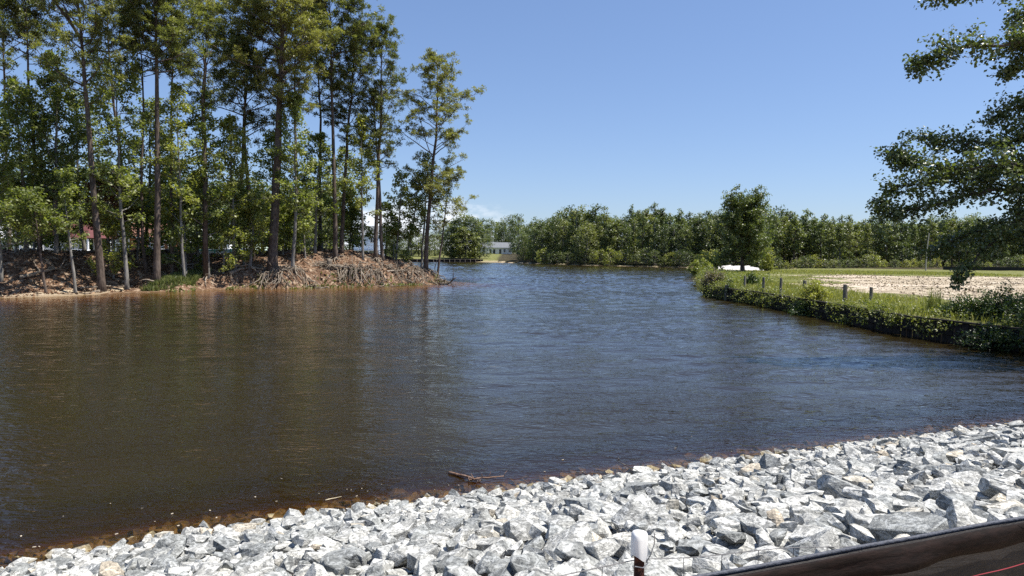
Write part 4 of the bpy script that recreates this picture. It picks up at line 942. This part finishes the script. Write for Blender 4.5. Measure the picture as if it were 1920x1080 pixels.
# ------------------------------------------------------------------ houses
glass = plain('window glass', (.03, .04, .05), .12, .2, 1, 0, .6)
white = plain('white paint', (.78, .78, .76), .6, .05); grey_roof = plain('grey shingles', (.17, .18, .19), .9, .2, 3)
def house(name, px, Y, Wd, Dp, Hw, Hr, wall, roof, lab, wins=(), doors=(), z0=None, rz=0, chimney=None, hip=False, trim=white):
    x = X(px, Y); z0 = gz(x, Y) if z0 is None else z0; r = empty(name, (x, Y, z0), rz, lab, 'house')
    g = Geo(); g.box((0, 0, Hw / 2 - .3), (Wd, Dp, Hw + .6)); 
    if not hip: g.add([(-Wd / 2, -Dp / 2, Hw), (-Wd / 2, Dp / 2, Hw), (-Wd / 2, 0, Hw + Hr), (Wd / 2, -Dp / 2, Hw), (Wd / 2, Dp / 2, Hw), (Wd / 2, 0, Hw + Hr)], [(0, 2, 1), (3, 4, 5)])
    g.build('wall', wall, r)
    e = .45; ins = Wd * .22 if hip else -e; g = Geo(); zb = Hw - .02; t_ = .16
    v = [(-Wd / 2 - e, -Dp / 2 - e, zb), (Wd / 2 + e, -Dp / 2 - e, zb), (Wd / 2 + e, Dp / 2 + e, zb), (-Wd / 2 - e, Dp / 2 + e, zb), (-Wd / 2 + ins, 0, Hw + Hr + .12), (Wd / 2 - ins, 0, Hw + Hr + .12)]
    g.add(v, [(0, 1, 5, 4), (2, 3, 4, 5)]); g.add(v, [(1, 2, 5), (3, 0, 4)]); v2 = [(a, b, c - t_) for a, b, c in v]; g.add(v2, [(0, 4, 5, 1), (2, 5, 4, 3)]); ro = g.build('roof', roof, r)
    fs = Geo(); fs.box((0, -Dp / 2 - e + .02, zb - .1), (Wd + 2 * e, .06, .2)); fs.build('fascia', trim, r)
    for (wx_, wz_, ww, wh) in wins:
        g = Geo(); t = .09
        for q in ((0, wh / 2 + t / 2, ww + 2 * t, t), (0, -wh / 2 - t / 2, ww + 2 * t, t)): g.box((wx_ + q[0], -Dp / 2 - .04, wz_ + q[1]), (q[2], .08, q[3]))
        for sx2 in (-1, 1): g.box((wx_ + sx2 * (ww / 2 + t / 2), -Dp / 2 - .04, wz_), (t, .08, wh))
        g.box((wx_, -Dp / 2 - .045, wz_), (.05, .05, wh)); wf = g.build('window', trim, r); g = Geo(); g.box((wx_, -Dp / 2 - .012, wz_), (ww, .02, wh)); g.build('pane', glass, wf)
    for (dx, dw, dh) in doors:
        g = Geo(); g.box((dx, -Dp / 2 - .02, dh / 2), (dw, .04, dh)); d_ = g.build('door', glass, r); g = Geo(); g.box((dx - dw / 2 + .1, -Dp / 2 - .06, dh * .5), (.04, .05, .14)); g.build('handle', trim, d_)
    if chimney: g = Geo(); g.box(chimney, (.9, .7, 1.3)); g.build('chimney', white, ro)
    return r
# long white house
house('white_house', 930, 320, 14.5, 8, 2.9, 2.3, white, grey_roof, 'long low white house with grey roof across the lake', [(-5.6, 1.5, .8, 1.5), (3.9, 1.5, .8, 1.5), (6.2, 1.5, .8, 1.3)], [(-2.6, 1.0, 2.1), (-.9, 1.0, 2.1), (1.9, 1.0, 2.1)], chimney=(-4.2, -1, 4.9))
pale_blue = plain('pale blue siding', (.38, .46, .56), .7, .06)
bh = house('blue_house', 692, 150, 5.6, 8, 6.0, 2.0, pale_blue, grey_roof, 'tall pale blue house with white porch and steps seen between trunks', [(-1.6, 5.0, 1.0, 1.2), (1.6, 5.0, 1.0, 1.2), (-2.2, 1.4, 1.1, 1.3)], [(1.6, 1.8, 2.1)])
g = Geo(); g.box((.6, -5.2, 2.75), (7.6, 2.6, .18)); 
for q in (-3, -1, 1.2, 3.3, 4.3): g.box((q, -6.4, 1.35), (.2, .2, 2.7)); g.box((q, -6.4, 3.3), (.1, .1, 1.0))
g.box((.6, -6.4, 3.8), (7.6, .08, .1)); g.build('porch', white, bh)
stp = Geo()
for k in range(9): stp.box((-3.6 - k * .32, -5.6, 2.6 - k * .27), (.34, 1.1, .08))
stp.box((-5.0, -6.15, 2.0), (3.2, .08, .3), M=Matrix.Rotation(R(-40), 3, 'Y')); stp.build('stairs', white, bh)
brick = Mt('brick'); tb = brick.node('ShaderNodeTexBrick'); tb.inputs['Scale'].default_value = 2.0; brick.L.new(brick.pos((1, 1, 1)), tb.inputs[0])
brickm = plain('orange brick', (.34, .14, .08), .9, .15, 5); o_roof = plain('orange roof', (.25, .125, .085), .9, .15, 3)
hb = house('brick_house', 285, 128, 6.2, 8, 3.4, 2.5, brickm, o_roof, 'orange brick house with tall white arched window behind the stout pine', [(2.2, 1.5, 1.1, 1.4)], [(.6, 1.0, 2.1)], z0=2.2)
g = Geo(); g.box((-3.2, -4.06, 2.0), (2.6, .06, 3.4)); 
th = np.linspace(0, np.pi, 13); g.add(np.array([(-3.2 + 1.3 * math.cos(a), -4.09, 3.7 + 1.0 * math.sin(a)) for a in th]), [list(range(13))]); aw = g.build('arched_window', white, hb)
g = Geo()
for q in (-.78, 0, .78):
    g.box((-3.2 + q, -4.12, 1.3), (.55, .03, 1.6)); g.add(np.array([(-3.2 + q + .27 * math.cos(a), -4.14, 3.1 + (.9 if q == 0 else .5) * math.sin(a)) for a in th] ), [list(range(13))]); g.box((-3.2 + q, -4.12, 2.75), (.55, .03, .7))
g.build('pane', glass, aw)
house('grey_house', 10, 135, 12, 9, 3.4, 2.8, plain('light siding', (.62, .64, .64), .7, .05), plain('pale roof', (.5, .5, .5), .8), 'pale grey house at the left edge behind the slim trunks', [(-3, 1.8, 1.2, 1.3), (0, 1.8, 1.2, 1.3), (3, 1.8, 1.2, 1.3)], [], z0=1.6)
house('shed', 493, 112, 2.6, 3, 2.2, .9, white, plain('pale green roof', (.50, .60, .48), .7), 'small white shed with pale green roof behind the thickest pine', [(0, 1.3, .6, .6)], [], z0=1.3)
# boathouse with red roof, open below
x0 = X(125, 108); r = empty('boathouse', (x0, 108, 0), 0, 'open boathouse with dark red roof across the channel', 'boathouse'); g = Geo(); e = 5.6
v = [(-e, -3.2, 5.1), (e, -3.2, 5.1), (e, 3.2, 5.1), (-e, 3.2, 5.1), (-e + 2, 0, 7.3), (e - 2, 0, 7.3)]; g.add(v, [(0, 1, 5, 4), (2, 3, 4, 5)]); g.add(v, [(1, 2, 5), (3, 0, 4)]); g.box((0, 0, 5.02), (2 * e - .3, 6.2, .12)); g.build('roof', plain('dark red metal roof', (.13, .045, .04), .6, .15, 3), r)
for q in (-5.2, -2.6, 0, 2.6, 5.2):
    for y_ in (-2.9, 2.9): g = Geo(); g.box((q, y_, 1.9), (.22, .22, 6.2)); g.build('post', white, r)
for z_ in (1.35, 2.5): g = Geo(); g.box((0, -2.9, z_ + .8), (10.2, .08, .08)); g.build('rail', white, r)
g = Geo(); g.box((0, 0, 1.15), (11, 6.4, .2)); g.build('deck', old_wood, r)
# boats
def boat(px, Y, L, z0, lab, colr=white, cover=None):
    r = empty('boat', (X(px, Y), Y, z0), random.uniform(-.1, .1), lab, 'boat'); n = 9; V = []
    for i in range(n):
        t = i / (n - 1); w_ = (math.sin(math.pi * min(1, .5 + t * .5)) ** .6) * L * .16 * (1 if t < .98 else .05); zt = .9 + .35 * t ** 2; x = (t - .5) * L
        V += [(x, -w_, zt), (x, -w_ * .7, .15), (x, 0, -.1 + .3 * t ** 3), (x, w_ * .7, .15), (x, w_, zt)]
    f = [(i * 5 + k, i * 5 + k + 1, (i + 1) * 5 + k + 1, (i + 1) * 5 + k) for i in range(n - 1) for k in range(4)]; g = Geo(); g.add(V, f); g.add([V[k] for k in range(5)], [(0, 1, 2, 3, 4)]); g.add([V[i * 5] for i in range(n)] + [V[i * 5 + 4] for i in range(n - 1, -1, -1)], [list(range(2 * n))]); g.build('hull', colr, r)
    g = Geo(); g.box((-.2, 0, 1.35), (L * .22, L * .16, .7)); g.build('console', white, r)
    if cover: g = Geo(); g.box((-.1, 0, 2.5), (L * .4, L * .26, .1)); 
    if cover:
        for s1 in (-1, 1):
            for s2 in (-1, 1): g.box((-.1 + s1 * L * .18, s2 * L * .11, 1.75), (.06, .06, 1.5))
        g.build('canopy', cover, r)
green = plain('green canvas', (.03, .11, .07), .6)
boat(62, 104, 6.5, 1.7, 'white motor boat hanging in the lift left of the red roofed boathouse', cover=white)
boat(160, 104, 6, 1.6, 'white boat on a lift at the right end of the boathouse')
boat(112, 106.5, 6, 3.1, 'white boat raised under the dark red roof', white)
boat(425, 112, 8, 2.6, 'white boat above the green boat lift', white)
boat(300, 110, 6, 2.4, 'dark hulled boat moored in front of the brick house', plain('black hull', (.02, .022, .025), .3), white)
r = empty('boat_lift', (X(425, 112), 112, 0), 0, 'green boat lift on posts across the channel', 'boat lift')
for q in (-4, -1.3, 1.3, 4):
    for y_ in (-1.6, 1.6): g = Geo(); g.box((q, y_, 1.6), (.16, .16, 4.2)); g.build('post', green, r)
g = Geo(); g.box((0, -1.6, 3.3), (8.4, .14, .2)); g.box((0, 1.6, 3.3), (8.4, .14, .2)); g.build('beam', green, r); g = Geo(); g.box((0, -1.5, 2.2), (8, .1, 1.2)); g.build('skirt', green, r)
# bulkhead of the lawn across the water and channel bank
a = np.array(P(745, 491)[:2]); b = np.array(P(905, 491.5)[:2]); L = np.linalg.norm(b - a); d = (b - a) / L; az = math.atan2(d[1], d[0]); r = empty('lawn_bulkhead', (a[0], a[1], 0), az, 'low dark timber bulkhead along the lawn across the water', 'retaining wall')
g = Geo(); g.box((L / 2, -.3, .25), (L, .12, 1.2)); g.build('wall', tar_wood, r); g = Geo(); g.box((L / 2, -.3, .89), (L, .4, .08)); g.build('cap_board', old_wood, r)
for k in range(16): g = Geo(); g.box(((k + .5) * L / 16, -.45, .25), (.2, .16, 1.25)); g.build('pile', old_wood, r)
g = Geo(); pl = [(-120, 101.6), (-70, 107.6), (-46, 120.6)]
for (a, b) in zip(pl[:-1], pl[1:]): a = np.array(a); b = np.array(b); L = np.linalg.norm(b - a); g.box((*((a + b) / 2), .6), (L, .2, 1.7), math.atan2(b[1] - a[1], b[0] - a[0]))
o = g.build('channel_bulkhead', white); tag(o, 'pale bulkhead along the channel behind the wooded point', 'retaining wall')

# ------------------------------------------------------------------ foreground: silt fence, wire, T post, drift
fz = 2.15
def fence_pt(px, py, z): q = P(px, py, z); return np.array([q.x, q.y, q.z])
ft = 2.74
f0 = fence_pt(1320, 1082, ft); f1 = fence_pt(1920, 972, ft); dr = (f1 - f0) / np.linalg.norm(f1 - f0)
fence = empty('silt_fence', (f0[0], f0[1], fz), 0, 'black silt fence of woven fabric in the bottom right corner', 'fence')
sm_ = Mt('silt fabric'); wv_ = sm_.node('ShaderNodeTexWave'); wv_.inputs['Scale'].default_value = 90; wv_.bands_direction = 'Z'; wv_.inputs['Distortion'].default_value = 1; sm_.L.new(sm_.pos(), wv_.inputs[0])
n_ = sm_.noise(5, 5, .7, sm_.pos((1, 1, 4)), .7); dust = sm_.noise(24, 5, .8)
c = sm_.mix(sm_.rng(n_, .35, .7), (.010, .008, .0075), (.026, .021, .019)); c = sm_.mix(sm_.rng(dust, .60, .80, 0, .35), c, (.12, .11, .10)); fabric = sm_.fin(c, .62, sm_.bump(wv_.outputs[0], .35, .004, sm_.bump(n_, .4, .03)), .35)
bm_ = Mt('fabric band'); n_ = bm_.noise(14, 5, .7, bm_.pos((1, 1, 4)), .3); band_m = bm_.fin(bm_.mix(bm_.rng(n_, .35, .65), (.008, .005, .004), (.018, .010, .008)), .8, bm_.bump(n_, .3, .02), .15)
edge_m = plain('fabric edge', (.07, .075, .09), .6, .3, 60, .6)
off = f0 - dr * 1.6; nseg = 90; Lf = 6.2
nrm2 = np.array([-dr[1], dr[0], 0]); base = np.array([f0[0], f0[1], fz])
def plane_pt(px, py, o_=.05):
    d = fw + rt * ((px - 960) / F) + up * ((540 - py) / F); d = np.array(d); n_ = nrm2; p0 = f0 + nrm2 * o_
    t = np.dot(p0 - np.array([0, 0, H]), n_) / np.dot(d, n_); return np.array([0, 0, H]) + d * t
def top_at(s): return ft + .0012 * math.sin(s * 3.1) + .001 * math.sin(s * 9.3)
def strip(z_a, z_b, outp, name, mat, th_=.006, ny=8):
    g = Geo(); V = []; 
    for i in range(nseg + 1):
        s = i / nseg * Lf; c0 = off + dr * s
        for k in range(ny + 1):
            u = k / ny; zt = top_at(s) - z_a * (1 - u) - z_b * u; bulge = outp + .018 * math.sin(s * 5 + u * 2.5) * u + .012 * math.sin(s * 13 + 1.3) * u
            V.append(c0 * [1, 1, 0] - nrm2 * bulge + [0, 0, zt] - base)
    f = [(i * (ny + 1) + k, (i + 1) * (ny + 1) + k, (i + 1) * (ny + 1) + k + 1, i * (ny + 1) + k + 1) for i in range(nseg) for k in range(ny)]; g.add(V, f); n0 = len(V)
    o = g.build(name, mat, fence, True); md = o.modifiers.new('t', 'SOLIDIFY'); md.thickness = th_; return o
strip(.0, .64, 0, 'fabric', fabric); strip(-.004, .085, .034, 'top_band', band_m, .008, 3)
g = Geo(); g.tube(np.array([off + dr * (i / 60 * Lf) + [0, 0, top_at(i / 60 * Lf) - ft + .004] - base for i in range(61)]), .0075, 8); g.build('rolled_edge', edge_m, fence, True)
g = Geo(); rs = [fence_pt(1800, 1090, 0)]; 
V = []
for i in range(31):
    s = 3.1 + i / 30 * 1.6; c0 = off + dr * s; V.append(c0 * [1, 1, 0] - nrm2 * .045 + [0, 0, ft - .245 + .028 * (s - 3.1) * 1.0 + .004 * math.sin(s * 8)] - base)
q0 = plane_pt(1800, 1088, -.05); q1 = plane_pt(1960, 1046, -.05); g.tube(np.array([q0 + (q1 - q0) * k / 9 + [0, 0, .002 * math.sin(k)] - base for k in range(10)]), .0018, 5); g.build('red_cord', plain('red cord', (.24, .03, .04), .6), fence)
for s in (2.9, 5.6): g = Geo(); c0 = off + dr * s; g.box((*(c0 * [1, 1, 0] + nrm2 * .03 - base * [1, 1, 0])[:2], .2), (.04, .04, .75)); g.build('stake', plain('stake wood', (.3, .22, .14), .9), fence)
# T post with white cap
tp_ = plane_pt(1199, 1048, .07); wz_ = tp_[2]; print('tpost', tp_)
post = empty('fence_post', (tp_[0], tp_[1], fz), math.atan2(dr[1], dr[0]), 'rusty steel T post with white plastic cap at the bottom of the photo', 'post')
rust = plain('rusty steel', (.10, .035, .02), .75, .5, 40, .5); hz = wz_ - fz
g = Geo(); g.box((0, 0, (hz + .02 - .4) / 2), (.035, .005, hz + .02 + .4)); g.box((0, .016, (hz + .02 - .4) / 2), (.005, .028, hz + .02 + .4)); g.build('shaft', rust, post)
for k in range(9): g = Geo(); g.box((0, -.006, hz - .03 - k * .055), (.02, .008, .012)); g.build('stud', rust, post)
capm = plain('white plastic cap', (.80, .79, .76), .35, .05, 8, .05, .5)
g = Geo(); V = []; N = 28; lev = [(0, 1.0), (.018, 1.05), (.04, 1.02), (.060, 1.0), (.074, .95), (.081, .80), (.085, .5)]
for zz_, sc2 in lev:
    for k in range(N):
        a = k / N * 2 * np.pi; lobe = 1 + .13 * math.cos(3 * a + .6); rr = .0245 * lobe * sc2; zoff = .012 * math.sin(a * 2 + .5) if zz_ == 0 else 0
        V.append((rr * 1.12 * math.cos(a), rr * .95 * math.sin(a) + .006, hz + .006 + zz_ + zoff))
f = [(i * N + k, i * N + (k + 1) % N, (i + 1) * N + (k + 1) % N, (i + 1) * N + k) for i in range(len(lev) - 1) for k in range(N)]; g.add(V, f); g.order.append((np.array([[(len(lev) - 1) * N + k for k in range(N)]]), 0, None)); o = g.build('cap', capm, post, True)
g = Geo(); g.tube(np.array([(.018, -.01, hz - .012), (.03, -.02, hz + .02), (.045, -.015, hz + .05), (.046, -.015, hz + .085)]), .0018, 5); g.tube(np.array([(-.024, -.012, hz - .016), (0, -.022, hz - .02), (.024, -.014, hz - .012), (.03, .01, hz - .01)]), .0022, 5); g.build('wire_tie', plain('galvanised wire', (.25, .25, .25), .4, .2, 30, .1, .5, .6), post)
wire = plain('fence wire', (.20, .19, .18), .5, .3, 20, .1, .5, .4)
wf = empty('wire_fence', (tp_[0], tp_[1], fz), 0, 'thin welded wire fence tied to the white capped post', 'fence'); wb = np.array([tp_[0], tp_[1], fz])
w1_ = plane_pt(1700, 1016, .05); d1 = (w1_ - tp_) / np.linalg.norm(w1_ - tp_)
g = Geo(); pts = [tp_ - dr * 1.4 * (1 - k / 8) * [1, 1, 0] + [0, 0, -.02 * math.sin(k / 8 * 3.14)] - wb for k in range(8)] + [tp_ * (1 - k / 14) + (w1_ + d1 * 1.2 * 0) * k / 14 + [0, 0, -.006 * math.sin(k / 14 * 3.14 * 3)] - wb for k in range(15)] + [w1_ + dr * (k * .4) + [0, 0, -.045] - wb for k in range(1, 6)]
g.tube(np.array(pts), .0018, 5); g.build('strand', wire, wf)
for lv in (.15, .30, .45):
    g = Geo(); g.tube(np.array([p_ - [0, 0, lv] for p_ in pts]), .0014, 4); g.build('strand', wire, wf)
allp = np.array(pts); sl_ = np.concatenate([[0], np.cumsum(np.linalg.norm(np.diff(allp, axis=0), axis=1))])
for s in np.arange(.05, sl_[-1], .152):
    q = np.array([np.interp(s, sl_, allp[:, c_]) for c_ in range(3)]); g = Geo(); g.tube(np.array([q, q + [.004 * random.uniform(-2, 2), 0, -.15], q + [0, 0, -.5]]), .0013, 4); g.build('stay', wire, wf)
# driftwood in the shallows
q0 = P(842, 886, .02); q1 = P(880, 895, .04); q2 = P(900, 905, .03); q3 = P(945, 893, .05)
dw = bark('wet driftwood', (.10, .055, .035), (.27, .18, .13))
log('driftwood_branch', [tuple(q0), tuple(q1), tuple(q2)], .028, 'reddish driftwood branch floating near the stones', dw, 'driftwood', 5, 21)
log('driftwood_branch', [tuple(P(878, 900, .02)), tuple(P(905, 896, .05)), tuple(q3)], .018, 'thin pale forked twig lying across the reddish driftwood', dw, 'driftwood', 4, 22)
log('fallen_branch', [tuple(P(912, 930, .06)), tuple(P(942, 914, .14))], .04, 'short grey plank like branch stranded at the water line', old_wood, 'driftwood', 0, 23)
log('reed_stem', [tuple(P(1160, 866, .06)), tuple(P(1200, 885, .3))], .008, 'single thin reed sticking out between stones at the water line', old_wood, 'reed', 0, 24)
log('reed_stem', [tuple(P(610, 938, .01)), tuple(P(640, 931, .02))], .010, 'thin floating straw left of the driftwood', plain('straw', (.5, .42, .28), .7), 'reed', 0, 25)
g = Geo()
for k in range(38):
    a_ = rng.uniform(20, 1500); sy = np.interp(a_, [0, 330, 640, 860, 1000, 1250, 1500], [1056, 993, 950, 924, 905, 874, 842]) - abs(rng.normal(0, 28)) - 6; q = P(a_, sy, .006); L = rng.uniform(.012, .045); az_ = rng.uniform(0, 3.14); g.box(tuple(q), (L, L * rng.uniform(.15, .6), .006), az_)
o = g.build('floating_debris', plain('straw bits', (.42, .36, .27), .8, .3, 9)); tag(o, 'scattered bits of straw and leaves floating near the stones', 'debris', kind='stuff')

print('TRIS', sum(sum(len(p.vertices)-2 for p in m.polygons) for m in bpy.data.meshes if m.users))
